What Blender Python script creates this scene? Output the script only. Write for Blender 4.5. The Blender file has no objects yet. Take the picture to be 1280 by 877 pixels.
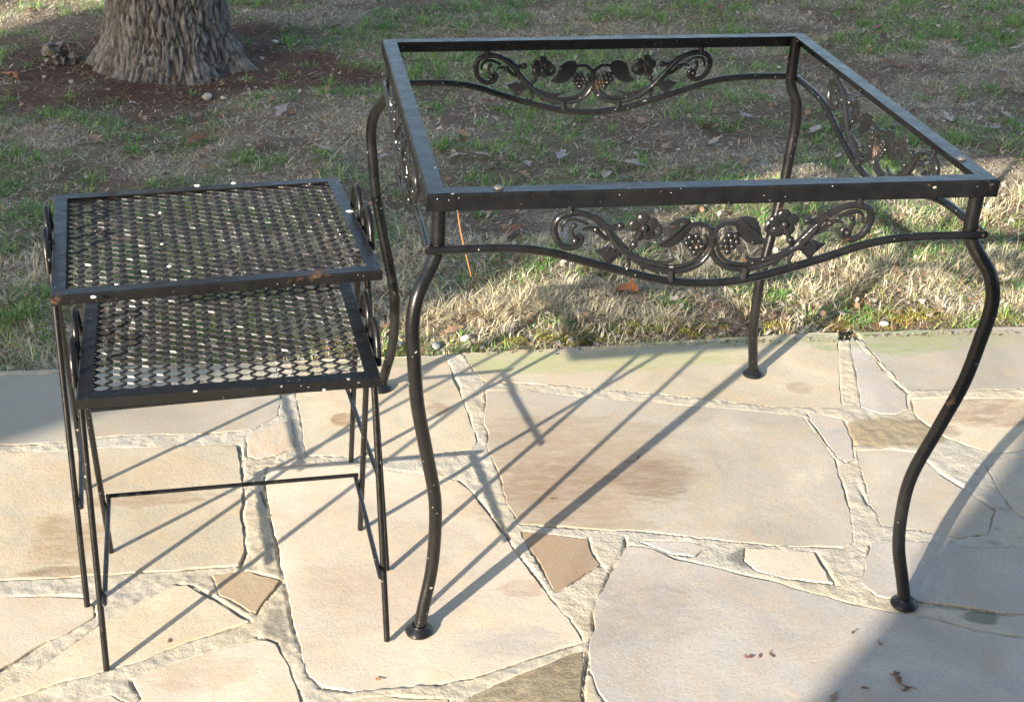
import bpy, bmesh, math, random
import numpy as np
from mathutils import Vector, Matrix, noise as mnoise

random.seed(7)
rng = np.random.default_rng(11)
sc = bpy.context.scene
C = sc.collection

# ------------------------------------------------------------------ camera
F, CX, CY, CZ, YAW, PITCH, ROLL, PX, PY = 1699.748, -0.582, -2.09, 1.374, -0.107, -0.524, 0.013, 526.887, 521.962

def cam_axes():
    cy, sy, cp, sp = math.cos(YAW), math.sin(YAW), math.cos(PITCH), math.sin(PITCH)
    cr, sr = math.cos(ROLL), math.sin(ROLL)
    f = np.array([-sy * cp, cy * cp, sp]); r = np.array([cy, sy, 0.0]); u = np.cross(r, f)
    return cr * r + sr * u, -sr * r + cr * u, f
AR, AU, AF = cam_axes()
EYE = np.array([CX, CY, CZ])
cd = bpy.data.cameras.new('camera'); cam = bpy.data.objects.new('camera', cd); C.objects.link(cam)
m = Matrix.Identity(4)
for i in range(3):
    m[i][0] = AR[i]; m[i][1] = AU[i]; m[i][2] = -AF[i]; m[i][3] = EYE[i]
cam.matrix_world = m
cd.sensor_width = 36; cd.lens = F / 1280 * 36
cd.shift_x = (640 - PX) / 1280; cd.shift_y = (PY - 438.5) / 1280
cd.clip_start = 0.05; cd.clip_end = 500
sc.camera = cam

def ray(u, v):
    return AR * (u - PX) / F - AU * (v - PY) / F + AF
def gz(u, v, z=0.0):
    d = ray(u, v); return EYE + d * (z - EYE[2]) / d[2]
def on_plane(u, v, P, n):
    d = ray(u, v); P = np.array(P, float); n = np.array(n, float)
    return EYE + d * ((P - EYE) @ n) / (d @ n)

# ------------------------------------------------------------------ light
SUN_EL = math.radians(19.3)
SH = np.array([0.69, 0.724])                      # direction in which shadows fall on the ground
SUN_AZ = math.atan2(-SH[1], -SH[0])
w = bpy.data.worlds.new('World'); sc.world = w; w.use_nodes = True
nt = w.node_tree; nt.nodes.clear()
sky = nt.nodes.new('ShaderNodeTexSky'); sky.sky_type = 'NISHITA'; sky.sun_disc = False
sky.sun_elevation = SUN_EL; sky.sun_rotation = math.pi / 2 - SUN_AZ
sky.air_density = 1.0; sky.dust_density = 2.0; sky.ozone_density = 0.8
bg = nt.nodes.new('ShaderNodeBackground'); bg.inputs[1].default_value = 0.125
wo = nt.nodes.new('ShaderNodeOutputWorld')
nt.links.new(sky.outputs[0], bg.inputs[0]); nt.links.new(bg.outputs[0], wo.inputs[0])
sd = bpy.data.lights.new('sun', 'SUN'); sd.energy = 5.0; sd.angle = math.radians(0.53); sd.color = (1.0, 0.89, 0.75)
so = bpy.data.objects.new('sun', sd); C.objects.link(so)
tow = Vector((SH[0] * math.cos(SUN_EL), SH[1] * math.cos(SUN_EL), -math.sin(SUN_EL)))
so.rotation_euler = tow.to_track_quat('-Z', 'Y').to_euler(); so.location = (-6, -6, 5)
vs = sc.view_settings; vs.view_transform = 'Standard'; vs.look = 'None'; vs.gamma = 1.0; vs.exposure = 1.33
vs.use_curve_mapping = False

# ------------------------------------------------------------------ helpers
def tag(o, label=None, cat=None, group=None, kind=None):
    if label: o['label'] = label
    if cat: o['category'] = cat
    if group: o['group'] = group
    if kind: o['kind'] = kind
    return o
def empty(name, loc=(0, 0, 0), rz=0.0):
    o = bpy.data.objects.new(name, None); C.objects.link(o)
    o.location = loc; o.rotation_euler = (0, 0, rz); o.empty_display_size = 0.05
    return o
def link(name, me, mat=None, parent=None):
    o = bpy.data.objects.new(name, me); C.objects.link(o)
    if mat and not me.materials: me.materials.append(mat)
    if parent: o.parent = parent
    return o
def smooth(me, on=True):
    me.polygons.foreach_set('use_smooth', [on] * len(me.polygons)); me.update()
def mesh_np(name, verts, tris, col=None, sm=False):
    """triangle (n,3) or quad (n,4) mesh from numpy arrays"""
    verts = np.asarray(verts, np.float32); tris = np.asarray(tris, np.int32); k = tris.shape[1]
    me = bpy.data.meshes.new(name)
    me.vertices.add(len(verts)); me.vertices.foreach_set('co', verts.ravel())
    me.loops.add(tris.size); me.loops.foreach_set('vertex_index', tris.ravel())
    me.polygons.add(len(tris)); me.polygons.foreach_set('loop_start', np.arange(0, tris.size, k, dtype=np.int32))
    me.polygons.foreach_set('use_smooth', np.full(len(tris), sm))
    if col is not None:
        a = me.color_attributes.new('col', 'FLOAT_COLOR', 'POINT')
        c4 = np.ones((len(verts), 4), np.float32); c4[:, :3] = col
        a.data.foreach_set('color', c4.ravel())
    me.update(calc_edges=True)
    return me
class MB:
    def __init__(s): s.v = []; s.f = []
    def add(s, v, f):
        b = len(s.v); s.v += [tuple(map(float, q)) for q in v]; s.f += [tuple(i + b for i in q) for q in f]
    def box(s, a, b):
        x0, y0, z0 = a; x1, y1, z1 = b
        s.add([(x0, y0, z0), (x1, y0, z0), (x1, y1, z0), (x0, y1, z0), (x0, y0, z1), (x1, y0, z1), (x1, y1, z1), (x0, y1, z1)],
              [(0, 3, 2, 1), (4, 5, 6, 7), (0, 1, 5, 4), (1, 2, 6, 5), (2, 3, 7, 6), (3, 0, 4, 7)])
    def tube(s, pts, rad, n=10, sub=1, cap=True):
        P = spline(pts, sub) if sub > 1 else [Vector(p) for p in pts]
        if isinstance(rad, (int, float)): R_ = [rad] * len(P)
        else:
            R_ = list(np.interp(np.linspace(0, len(rad) - 1, len(P)), range(len(rad)), rad))
        T = [(P[min(i + 1, len(P) - 1)] - P[max(i - 1, 0)]).normalized() for i in range(len(P))]
        a = Vector((0, 0, 1)) if abs(T[0].z) < 0.9 else Vector((1, 0, 0))
        N = (a - T[0] * a.dot(T[0])).normalized(); vs_ = []; fs = []
        for i, p in enumerate(P):
            N = (N - T[i] * N.dot(T[i])).normalized(); B = T[i].cross(N)
            for k in range(n):
                t = 2 * math.pi * k / n
                vs_.append(p + (N * math.cos(t) + B * math.sin(t)) * R_[i])
        for i in range(len(P) - 1):
            for k in range(n):
                fs.append((i * n + k, i * n + (k + 1) % n, (i + 1) * n + (k + 1) % n, (i + 1) * n + k))
        if cap:
            e = len(P) - 1
            vs_.append(P[0] - T[0] * R_[0] * 0.35); vs_.append(P[e] + T[e] * R_[e] * 0.35); c0 = len(vs_) - 2
            for k in range(n):
                fs.append((c0, (k + 1) % n, k)); fs.append((c0 + 1, e * n + k, e * n + (k + 1) % n))
        s.add(vs_, fs)
    def ball(s, c, r, nu=10, nv=7):
        rx, ry, rz = r if isinstance(r, tuple) else (r, r, r)
        vs_ = [(c[0], c[1], c[2] + rz)]; fs = []
        for j in range(1, nv):
            ph = math.pi * j / nv
            for k in range(nu):
                t = 2 * math.pi * k / nu
                vs_.append((c[0] + rx * math.sin(ph) * math.cos(t), c[1] + ry * math.sin(ph) * math.sin(t), c[2] + rz * math.cos(ph)))
        vs_.append((c[0], c[1], c[2] - rz))
        for k in range(nu):
            fs.append((0, 1 + k, 1 + (k + 1) % nu))
            for j in range(nv - 2):
                a = 1 + j * nu; fs.append((a + k, a + nu + k, a + nu + (k + 1) % nu, a + (k + 1) % nu))
            a = 1 + (nv - 2) * nu; fs.append((a + k, len(vs_) - 1, a + (k + 1) % nu))
        s.add(vs_, fs)
    def lathe(s, prof, c=(0, 0, 0), n=24):
        vs_ = []; fs = []
        for r, z in prof:
            for k in range(n):
                t = 2 * math.pi * k / n; vs_.append((c[0] + r * math.cos(t), c[1] + r * math.sin(t), c[2] + z))
        for i in range(len(prof) - 1):
            for k in range(n): fs.append((i * n + k, i * n + (k + 1) % n, (i + 1) * n + (k + 1) % n, (i + 1) * n + k))
        fs.append(tuple(range(n))[::-1]); fs.append(tuple((len(prof) - 1) * n + k for k in range(n)))
        s.add(vs_, fs)
    def mesh(s, name, sm=True, angle=40):
        me = bpy.data.meshes.new(name); me.from_pydata(s.v, [], s.f); me.update()
        if sm:
            smooth(me)
            if angle: me.set_sharp_from_angle(angle=math.radians(angle))
        return me
    def build(s, name, mat, parent=None, sm=True, angle=40):
        return link(name, s.mesh(name, sm, angle), mat, parent)
def spline(pts, sub):
    P = [Vector(p) for p in pts]; out = []
    for i in range(len(P) - 1):
        p0 = P[i - 1] if i else P[0] * 2 - P[1]; p1, p2 = P[i], P[i + 1]
        p3 = P[i + 2] if i + 2 < len(P) else P[-1] * 2 - P[-2]
        for k in range(sub):
            t = k / sub
            out.append(0.5 * ((2 * p1) + (p2 - p0) * t + (2 * p0 - 5 * p1 + 4 * p2 - p3) * t * t + (3 * p1 - p0 - 3 * p2 + p3) * t ** 3))
    out.append(P[-1]); return out

# numpy noise
def vnoise(x, y, seed=0):
    r = np.random.default_rng(seed).random((256, 256))
    xi = np.floor(x).astype(int); yi = np.floor(y).astype(int); fx = x - xi; fy = y - yi
    fx = fx * fx * (3 - 2 * fx); fy = fy * fy * (3 - 2 * fy)
    g = lambda a, b: r[a & 255, b & 255]
    return (g(xi, yi) * (1 - fx) + g(xi + 1, yi) * fx) * (1 - fy) + (g(xi, yi + 1) * (1 - fx) + g(xi + 1, yi + 1) * fx) * fy
def fbm(x, y, seed=0, o=4):
    s = 0; a = 0.5; t = 0
    for k in range(o):
        s = s + a * vnoise(x * 2 ** k + 17.3 * k, y * 2 ** k + 5.1 * k, seed + k); t += a; a *= 0.5
    return s / t

# ------------------------------------------------------------------ node materials
class NT:
    def __init__(s, name):
        s.m = bpy.data.materials.new(name); s.m.use_nodes = True; s.t = s.m.node_tree; s.t.nodes.clear()
        s.out = s.t.nodes.new('ShaderNodeOutputMaterial'); s.co = None
    def n(s, typ, **k):
        o = s.t.nodes.new('ShaderNode' + typ)
        for a, b in k.items(): setattr(o, a, b)
        return o
    def l(s, a, b): s.t.links.new(a, b)
    def coord(s, obj=False):
        if obj:
            return s.n('TexCoord').outputs['Object']
        if s.co is None: s.co = s.n('NewGeometry').outputs['Position']
        return s.co
    def noise(s, scale, detail=4, rough=0.55, vec=None, dist=0.0):
        o = s.n('TexNoise'); o.inputs['Scale'].default_value = scale; o.inputs['Detail'].default_value = detail
        o.inputs['Roughness'].default_value = rough; o.inputs['Distortion'].default_value = dist
        s.l(vec if vec is not None else s.coord(), o.inputs['Vector']); return o.outputs['Fac']
    def voro(s, scale, feat='F1', vec=None, rnd=1.0):
        o = s.n('TexVoronoi', feature=feat); o.inputs['Scale'].default_value = scale; o.inputs['Randomness'].default_value = rnd
        s.l(vec if vec is not None else s.coord(), o.inputs['Vector']); return o.outputs['Distance']
    def ramp(s, fac, stops):
        o = s.n('ValToRGB'); e = o.color_ramp.elements
        while len(e) < len(stops): e.new(0.5)
        for q, (p, c) in zip(e, stops):
            q.position = p; q.color = (*c, 1) if not isinstance(c, (int, float)) else (c, c, c, 1)
        s.l(fac, o.inputs['Fac']); return o.outputs['Color']
    def math(s, op, a, b=None, clamp=False):
        o = s.n('Math', operation=op, use_clamp=clamp)
        for i, q in enumerate((a, b)):
            if q is None: continue
            if isinstance(q, (int, float)): o.inputs[i].default_value = q
            else: s.l(q, o.inputs[i])
        return o.outputs[0]
    def mix(s, fac, a, b, mode='MIX'):
        o = s.n('Mix', data_type='RGBA', blend_type=mode)
        for i, q in ((0, fac), (6, a), (7, b)):
            if isinstance(q, (int, float)): o.inputs[i].default_value = q
            elif isinstance(q, tuple): o.inputs[i].default_value = (*q, 1)
            else: s.l(q, o.inputs[i])
        return o.outputs[2]
    def mapping(s, vec, scale=(1, 1, 1), rot=(0, 0, 0)):
        o = s.n('Mapping'); o.inputs['Scale'].default_value = scale; o.inputs['Rotation'].default_value = rot
        s.l(vec, o.inputs['Vector']); return o.outputs[0]
    def bump(s, h, strength, dist, normal=None):
        o = s.n('Bump'); o.inputs['Strength'].default_value = strength; o.inputs['Distance'].default_value = dist
        s.l(h, o.inputs['Height'])
        if normal is not None: s.l(normal, o.inputs['Normal'])
        return o.outputs[0]
    def principled(s, col, rough, normal=None, spec=0.5, metal=0.0):
        o = s.n('BsdfPrincipled')
        for nm, q in (('Base Color', col), ('Roughness', rough), ('Specular IOR Level', spec), ('Metallic', metal)):
            if isinstance(q, (int, float)): o.inputs[nm].default_value = q
            elif isinstance(q, tuple): o.inputs[nm].default_value = (*q, 1)
            else: s.l(q, o.inputs[nm])
        if normal is not None: s.l(normal, o.inputs['Normal'])
        s.l(o.outputs[0], s.out.inputs[0]); return o
    def blob(s, cx, cy, rx, ry, rot=0.0, wob=0.5, scale=12):
        """soft noisy patch mask on the ground around a world point"""
        v = s.n('VectorMath', operation='SUBTRACT'); s.l(s.coord(), v.inputs[0]); v.inputs[1].default_value = (cx, cy, 0)
        mp = s.mapping(v.outputs[0], (1, 1, 0), (0, 0, -rot))
        mp = s.mapping(mp, (1 / rx, 1 / ry, 0))
        ln = s.n('VectorMath', operation='LENGTH'); s.l(mp, ln.inputs[0])
        d = s.math('ADD', ln.outputs['Value'], s.math('MULTIPLY', s.math('SUBTRACT', s.noise(scale, 7, 0.72, s.mapping(s.coord(), (0.55, 1.6, 1))), 0.5), wob * 2.6))
        return s.math('SMOOTHSTEP' if False else 'SUBTRACT', 1.25, d, True)

def mat_iron(name='black_painted_iron', r0=.18, r1=.38, dk=1.0, chips=1.0, bmp=.22):
    t = NT(name); co = t.coord(True)
    n1 = t.noise(38, 5, 0.6, co); n2 = t.noise(260, 3, 0.6, co); n3 = t.noise(9, 4, 0.6, co)
    base = t.ramp(n1, [(0.3, (0.0035 * dk, 0.0037 * dk, 0.0042 * dk)), (0.75, (0.0065 * dk, 0.0065 * dk, 0.0065 * dk))])
    dust = t.ramp(n3, [(0.52, 0.0), (0.8, 0.10)])
    base = t.mix(dust, base, (0.085, 0.075, 0.06))
    rust = t.ramp(t.noise(17, 6, 0.7, co, 0.4), [(0.64, 0.0), (0.71, 0.85)])
    base = t.mix(rust, base, (0.115, 0.055, 0.026))
    v = t.math('ADD', t.voro(95, 'F1', co), t.math('MULTIPLY', t.math('SUBTRACT', t.noise(420, 3, .7, co), .5), .16)); sp = t.ramp(v, [(0.05, 1.0), (0.10, 0.0)])
    gate = t.ramp(t.noise(21, 2, 0.5, co), [(0.49, 0.0), (0.56, 0.85)])
    speck = t.math('MULTIPLY', sp, gate)
    v2 = t.voro(30, 'F1', t.mapping(co, (1, 1, 1.3))); sp2 = t.math('ADD', v2, t.math('MULTIPLY', t.noise(160, 4, .7, co), .22)); sp2 = t.ramp(sp2, [(0.17, chips), (0.20, 0.0)])
    gate2 = t.ramp(t.noise(7, 2, .5, co), [(0.50, 0.0), (0.56, 0.8)]); speck = t.math('MAXIMUM', speck, t.math('MULTIPLY', sp2, gate2))
    base = t.mix(speck, base, (0.50, 0.48, 0.44))
    ro = t.ramp(n1, [(0.25, r0), (0.8, r1)]); ro = t.mix(rust, ro, (0.85, 0.85, 0.85)); ro = t.mix(dust, ro, (0.6, 0.6, 0.6))
    b = t.bump(n1, bmp, 0.004); b = t.bump(n2, 0.16, 0.0012, b); b = t.bump(speck, 0.3, 0.001, b)
    t.principled(base, ro, b, 0.42); return t.m
IRON = mat_iron('black_painted_iron', .2, .4, 1.7); CAST = mat_iron('black_cast_iron', .14, .28, 3.2, .6, .5); MESH = mat_iron('worn_mesh_iron', .28, .44, 4.0, .6, .2)

def mat_plain(name, c, rough=0.6, var=0.25, scale=40, bump=0.2):
    t = NT(name); n = t.noise(scale, 5, 0.6, t.coord(True))
    a = tuple(q * (1 - var) for q in c); b = tuple(min(1, q * (1 + var)) for q in c)
    t.principled(t.ramp(n, [(0.3, a), (0.7, b)]), rough, t.bump(n, bump, 0.002)); return t.m

# stains on the paving: (photo px, half size px -> metres, colour, strength)
def ground_r(u, v, du, dv):
    a = gz(u - du, v); b = gz(u + du, v); c = gz(u, v - dv); d = gz(u, v + dv)
    return np.linalg.norm(b - a) / 2, np.linalg.norm(d - c) / 2
STAINS = [ (20, 500, 120, 40, (0.36, 0.37, 0.31), .75, .7), (200, 470, 160, 10, (0.36, 0.37, 0.29), .7, .7), (690, 590, 130, 70, (0.46, 0.355, 0.24), 0.6, 1.0), (1250, 640, 60, 30, (0.5, .43, .33), .5, .9), (160, 590, 100, 18, (0.5, .38, .24), .5, 1.1), (250, 840, 60, 20, (.48, .37, .26), .6, 1.0),
    # u, v, du, dv, colour, strength, wobble
    (730, 585, 110, 55, (0.33, 0.24, 0.16), 0.55, 1.3), (815, 600, 46, 20, (0.24, 0.18, 0.12), 0.7, 1.2), (700, 600, 60, 22, (0.27, 0.18, 0.11), 0.5, 1.3),
    (650, 625, 50, 30, (0.33, 0.23, 0.15), 0.45, 1.2),
    (82, 672, 40, 26, (0.36, 0.255, 0.15), 0.75, 1.0), (70, 715, 40, 6, (0.23, 0.15, 0.09), 0.7, 0.8),
    (185, 625, 70, 7, (0.27, 0.185, 0.11), 0.55, 0.9),
    (428, 524, 13, 7, (0.28, 0.17, 0.08), 0.75, 0.15), (547, 511, 13, 7, (0.28, 0.18, 0.09), 0.6, 0.15),
    (1000, 484, 14, 6, (0.33, 0.24, 0.14), 0.6, 0.2), (1250, 515, 60, 14, (0.26, 0.17, 0.11), 0.7, 0.8),
    (1185, 538, 14, 6, (0.2, 0.13, 0.09), 0.6, 0.5), (650, 735, 26, 10, (0.32, 0.2, 0.13), 0.5, 0.8),
    (820, 770, 60, 30, (0.30, 0.26, 0.215), 0.4, 0.9), (640, 800, 60, 18, (0.36, 0.34, 0.32), 0.5, 0.8),
    (470, 740, 90, 40, (0.44, 0.34, 0.25), 0.4, 0.8),
    (760, 452, 170, 10, (0.40, 0.40, 0.20), 0.9, 0.8), (640, 448, 60, 12, (0.42, 0.42, 0.22), 0.8, 0.8), (1035, 428, 26, 9, (0.32, 0.34, 0.18), 0.9, 0.7),
    (1125, 425, 55, 14, (0.30, 0.33, 0.17), 0.95, 0.7), (1200, 425, 80, 7, (0.34, 0.35, 0.18), 0.6, 0.6),
    (900, 428, 120, 6, (0.33, 0.34, 0.19), 0.8, 0.8), (430, 455, 120, 6, (0.28, 0.3, 0.14), 0.6, 0.6),
]
def paving_stains(t, col, only=None):
    """every stain near the stone, as a patch of colour with its own ragged outline"""
    for (u, v, du, dv, c, s, wob) in STAINS:
        p = gz(u, v)
        if only is not None and not only(p[0], p[1]): continue
        rx, ry = ground_r(u, v, du, dv)
        mk = t.blob(p[0], p[1], rx, ry, 0.0, wob, 0.9 / max(0.02, min(rx, ry)))
        mk = t.ramp(mk, [(0.0, 0.0), (0.06, 0.55), (0.35, 1.0)])
        mk = t.math('MULTIPLY', mk, t.ramp(t.noise(34, 8, 0.8, t.mapping(t.coord(), (0.5, 1.8, 1))), [(0.40, 0.25), (0.56, 1.0)]))
        col = t.mix(t.math('MULTIPLY', mk, s), col, c)
    return col
def mat_stone(i, c, kind, only=None):
    t = NT('flagstone_surface'); co = t.coord()
    big = t.noise(3.2 + (i % 5) * 0.3, 6, 0.62, co, 0.6); mid = t.noise(17, 6, 0.66, co, 0.3); fine = t.noise(190, 5, 0.72, co); gr = t.noise(900, 2, 0.6, co)
    dk = tuple(q * 0.72 for q in c); lt = tuple(min(0.95, q * 1.15) for q in c); wm = (c[0] * 1.03, c[1] * 0.90, c[2] * 0.74); gy = (c[0] * 0.86, c[1] * 0.91, c[2] * 0.97)
    col = t.mix(t.ramp(big, [(0.32, 0.0), (0.68, 1.0)]), dk, lt)
    col = t.mix(t.ramp(mid, [(0.46, 0.0), (0.72, 0.75)]), col, wm)
    col = t.mix(t.ramp(t.noise(6.5, 7, 0.7, co, 1.2), [(0.48, 0.0), (0.68, 0.8)]), col, gy)
    col = t.mix(t.ramp(fine, [(0.3, 0.55), (0.5, 0.0)]), col, tuple(q * 0.6 for q in c)); col = t.mix(t.ramp(fine, [(0.55, 0.0), (0.75, 0.5)]), col, tuple(min(.92, q * 1.2) for q in c))
    col = t.mix(t.ramp(t.voro(62, 'F1', co), [(0.03, 0.7), (0.07, 0.0)]), col, tuple(q * 0.45 for q in c))
    col = paving_stains(t, col, only)
    lay = t.ramp(t.noise(5.2 + i % 4, 7, 0.68, co, 0.8), [(0.0, 0.0), (0.40, 0.25), (0.47, 0.5), (0.54, 0.7), (0.62, 1.0)])
    for nd in t.t.nodes:
        if nd.bl_idname == 'ShaderNodeValToRGB' and nd.outputs[0] == lay: nd.color_ramp.interpolation = 'CONSTANT'
    pit = t.ramp(t.voro(110, 'F1', co), [(0.10, 0.0), (0.22, 1.0)])
    v_ = 0.5 + 0.25 * (i * 7 % 5); b = t.bump(mid, 0.22 * v_, 0.005); b = t.bump(lay, 0.45, 0.0018, b); b = t.bump(fine, 0.26 * v_, 0.0018, b); b = t.bump(pit, 0.25, 0.0012, b); b = t.bump(gr, 0.3, 0.0005, b)
    if kind == 'striated':
        st = t.noise(13, 3, 0.6, t.mapping(co, (6, 1.6, 1), (0, 0, math.radians(-25))))
        col = t.mix(t.ramp(st, [(0.45, 0.0), (0.65, 0.5)]), col, (0.50, 0.35, 0.20)); b = t.bump(st, 0.2, 0.002, b)
    if kind == 'rough':
        rg = t.noise(42, 7, 0.75, t.mapping(co, (1, 1.5, 1), (0, 0, 0.6)), .5); b = t.bump(rg, 0.8, 0.010, b)
        col = t.mix(t.ramp(rg, [(0.4, 0.7), (0.6, 0.0)]), col, tuple(q * 0.5 for q in c))
    t.principled(col, 0.82, b, 0.25); return t.m
def mat_mortar():
    t = NT('sandy_mortar'); co = t.coord()
    a = t.noise(14, 5, 0.6, co); b_ = t.noise(130, 5, 0.75, co); g = t.voro(170, 'F1', co)
    col = t.ramp(a, [(0.3, (0.44, 0.38, 0.275)), (0.55, (0.56, 0.49, 0.36)), (0.8, (0.60, 0.55, 0.45))])
    col = t.mix(t.ramp(b_, [(0.32, 0.5), (0.48, 0.0)]), col, (0.30, 0.25, 0.18))
    col = t.mix(t.ramp(t.noise(2.3, 4, 0.6, co), [(0.42, 0.0), (0.6, 0.75)]), col, (0.47, 0.445, 0.385))
    for (u, v, du, dv, c) in [(945, 697, 30, 12, (0.17, 0.17, 0.155)), (1228, 770, 20, 8, (0.2, 0.2, 0.15)), (345, 790, 14, 30, (0.27, 0.25, 0.2)), (1120, 540, 70, 16, (0.33, 0.26, 0.16))]:
        p = gz(u, v); rx, ry = ground_r(u, v, du, dv)
        col = t.mix(t.math('MULTIPLY', t.ramp(t.blob(p[0], p[1], rx, ry, 0, 0.4, 30), [(0, 0.0), (0.3, 1.0)]), 0.85), col, c)
    col = t.mix(t.ramp(t.noise(31, 6, .7, co), [(0.56, 0.0), (0.66, .55)]), col, (0.26, 0.22, 0.155)); col = t.mix(t.ramp(t.voro(140, 'F1', co), [(0.08, .8), (0.16, 0.0)]), col, (0.20, 0.165, 0.12))
    g = t.math('MULTIPLY', g, t.ramp(t.noise(1.7, 3, .5, co), [(0.45, 0.15), (0.62, 0.9)])); b = t.bump(b_, 0.5, 0.004); b = t.bump(g, 0.45, 0.0022, b); b = t.bump(t.noise(420, 3, .7, co), .4, .0012, b)
    t.principled(col, 0.95, b, 0.15); return t.m

# ------------------------------------------------------------------ PATIO
CREAM = (0.59, 0.51, 0.375); PALE = (0.47, 0.42, 0.335); PINK = (0.63, 0.545, 0.425); GREY = (0.49, 0.448, 0.39); TAN = (0.47, 0.37, 0.25); BROWN = (0.42, 0.315, 0.215)
STONES = [
 ('plain', PALE, [(-70, 472), (0, 469), (200, 460), (345, 453), (352, 490), (347, 519), (320, 535), (298, 538), (251, 542), (175, 543), (120, 547), (83, 552), (0, 556), (-70, 560)]),
 ('striated', PINK, [(307, 546), (321, 541), (346, 528), (363, 527), (368, 559), (345, 569), (322, 573), (308, 569)]),
 ('plain', CREAM, [(376, 520), (372, 500), (366, 452), (440, 449), (555, 444), (567, 468), (580, 505), (587, 522), (597, 551), (590, 561), (546, 567), (480, 572), (383, 569)]),
 ('plain', CREAM, [(578, 441), (760, 431), (900, 422), (1025, 415), (1049, 415), (1048, 440), (1050, 483), (1053, 510), (1000, 509), (960, 507), (882, 499), (825, 493), (753, 487), (680, 480), (607, 476), (592, 462)]),
 ('plain', GREY, [(1066, 420), (1088, 449), (1118, 479), (1132, 492), (1136, 512), (1120, 517), (1103, 517), (1077, 509), (1074, 488), (1066, 450), (1062, 424)]),
 ('plain', PALE, [(1071, 415), (1180, 411), (1300, 408), (1420, 405), (1420, 486), (1280, 486), (1181, 487), (1138, 487), (1124, 475), (1093, 445)]),
 ('plain', CREAM, [(1139, 498), (1181, 497), (1280, 498), (1420, 500), (1420, 548), (1290, 560), (1245, 566), (1222, 560), (1180, 545), (1148, 522), (1141, 512)]),
 ('plain', PALE, [(1233, 584), (1264, 572), (1420, 562), (1420, 690), (1330, 668), (1285, 648), (1262, 631)]),
 ('plain', PALE, [(606, 489), (640, 488), (753, 499), (881, 509), (960, 516), (1003, 521), (1025, 551), (1042, 573), (1053, 610), (1065, 658), (1066, 676), (1055, 684), (960, 681), (866, 671), (790, 663), (700, 659), (650, 655), (636, 630), (623, 590), (611, 560), (607, 520)]),
 ('plain', GREY, [(1009, 515), (1052, 523), (1066, 549), (1068, 573), (1058, 578), (1046, 570), (1028, 547), (1013, 525)]),
 ('plain', PALE, [(1071, 563), (1110, 561), (1146, 566), (1177, 594), (1215, 617), (1244, 640), (1235, 667), (1200, 672), (1150, 663), (1103, 656), (1089, 630), (1080, 600)]),
 ('plain', GREY, [(1087, 679), (1136, 677), (1218, 685), (1280, 684), (1420, 700), (1420, 786), (1280, 767), (1180, 756), (1096, 744), (1079, 729)]),
 ('plain', GREY, [(800, 676), (858, 676), (884, 683), (868, 696), (840, 692)]),
 ('plain', PINK, [(932, 685), (1017, 691), (1041, 730), (990, 724), (945, 713), (930, 700)]),
 ('plain', GREY, [(784, 682), (815, 688), (836, 697), (878, 707), (916, 717), (960, 726), (1004, 738), (1048, 750), (1112, 765), (1165, 774), (1215, 788), (1280, 798), (1420, 818), (1460, 1010), (1100, 1030), (790, 1010), (770, 930), (755, 877), (748, 864), (737, 838), (735, 820), (736, 801), (745, 786), (743, 766), (751, 740), (764, 715)]),
 ('plain', BROWN, [(652, 664), (698, 669), (734, 673), (742, 691), (750, 705), (723, 723), (695, 739), (679, 715), (662, 686)]),
 ('plain', PINK, [(335, 584), (400, 580), (480, 586), (531, 593), (572, 601), (589, 616), (610, 641), (635, 674), (651, 698), (664, 716), (692, 753), (709, 773), (727, 797), (728, 801), (678, 816), (640, 829), (596, 846), (546, 853), (495, 860), (440, 862), (402, 857), (385, 844), (377, 812), (364, 762), (354, 707), (343, 657), (332, 618), (330, 600)]),
 ('plain', CREAM, [(-90, 572), (0, 566), (83, 564), (120, 561), (200, 558), (276, 556), (296, 558), (301, 575), (303, 658), (305, 690), (298, 706), (226, 712), (150, 716), (75, 721), (0, 725), (-90, 731)]),
 ('plain', PINK, [(-90, 752), (0, 747), (50, 745), (105, 747), (119, 757), (119, 771), (88, 789), (58, 800), (25, 821), (0, 834), (-60, 868), (-90, 880)]),
 ('plain', CREAM, [(-60, 905), (0, 866), (33, 848), (90, 805), (135, 772), (175, 752), (218, 733), (233, 731), (262, 747), (311, 777), (288, 785), (226, 804), (163, 829), (133, 838), (75, 852), (15, 872), (-30, 900)]),
 ('striated', TAN, [(265, 718), (310, 714), (349, 726), (334, 746), (320, 766), (312, 763), (276, 743)]),
 ('plain', PINK, [(166, 848), (213, 830), (266, 814), (320, 797), (334, 799), (344, 804), (356, 828), (370, 860), (380, 890), (400, 960), (300, 1000), (180, 980), (165, 900), (176, 872)]),
 ('plain', PINK, [(110, 874), (140, 868), (160, 880), (158, 960), (60, 990), (70, 900)]),
 ('rough', (0.40, 0.335, 0.225), [(590, 868), (640, 846), (690, 828), (726, 814), (729, 835), (725, 870), (735, 940), (740, 1000), (560, 1000), (566, 900)]),
 ('plain', CREAM, [(425, 876), (480, 869), (562, 873), (550, 930), (545, 1000), (430, 1000)]),
]
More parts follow.
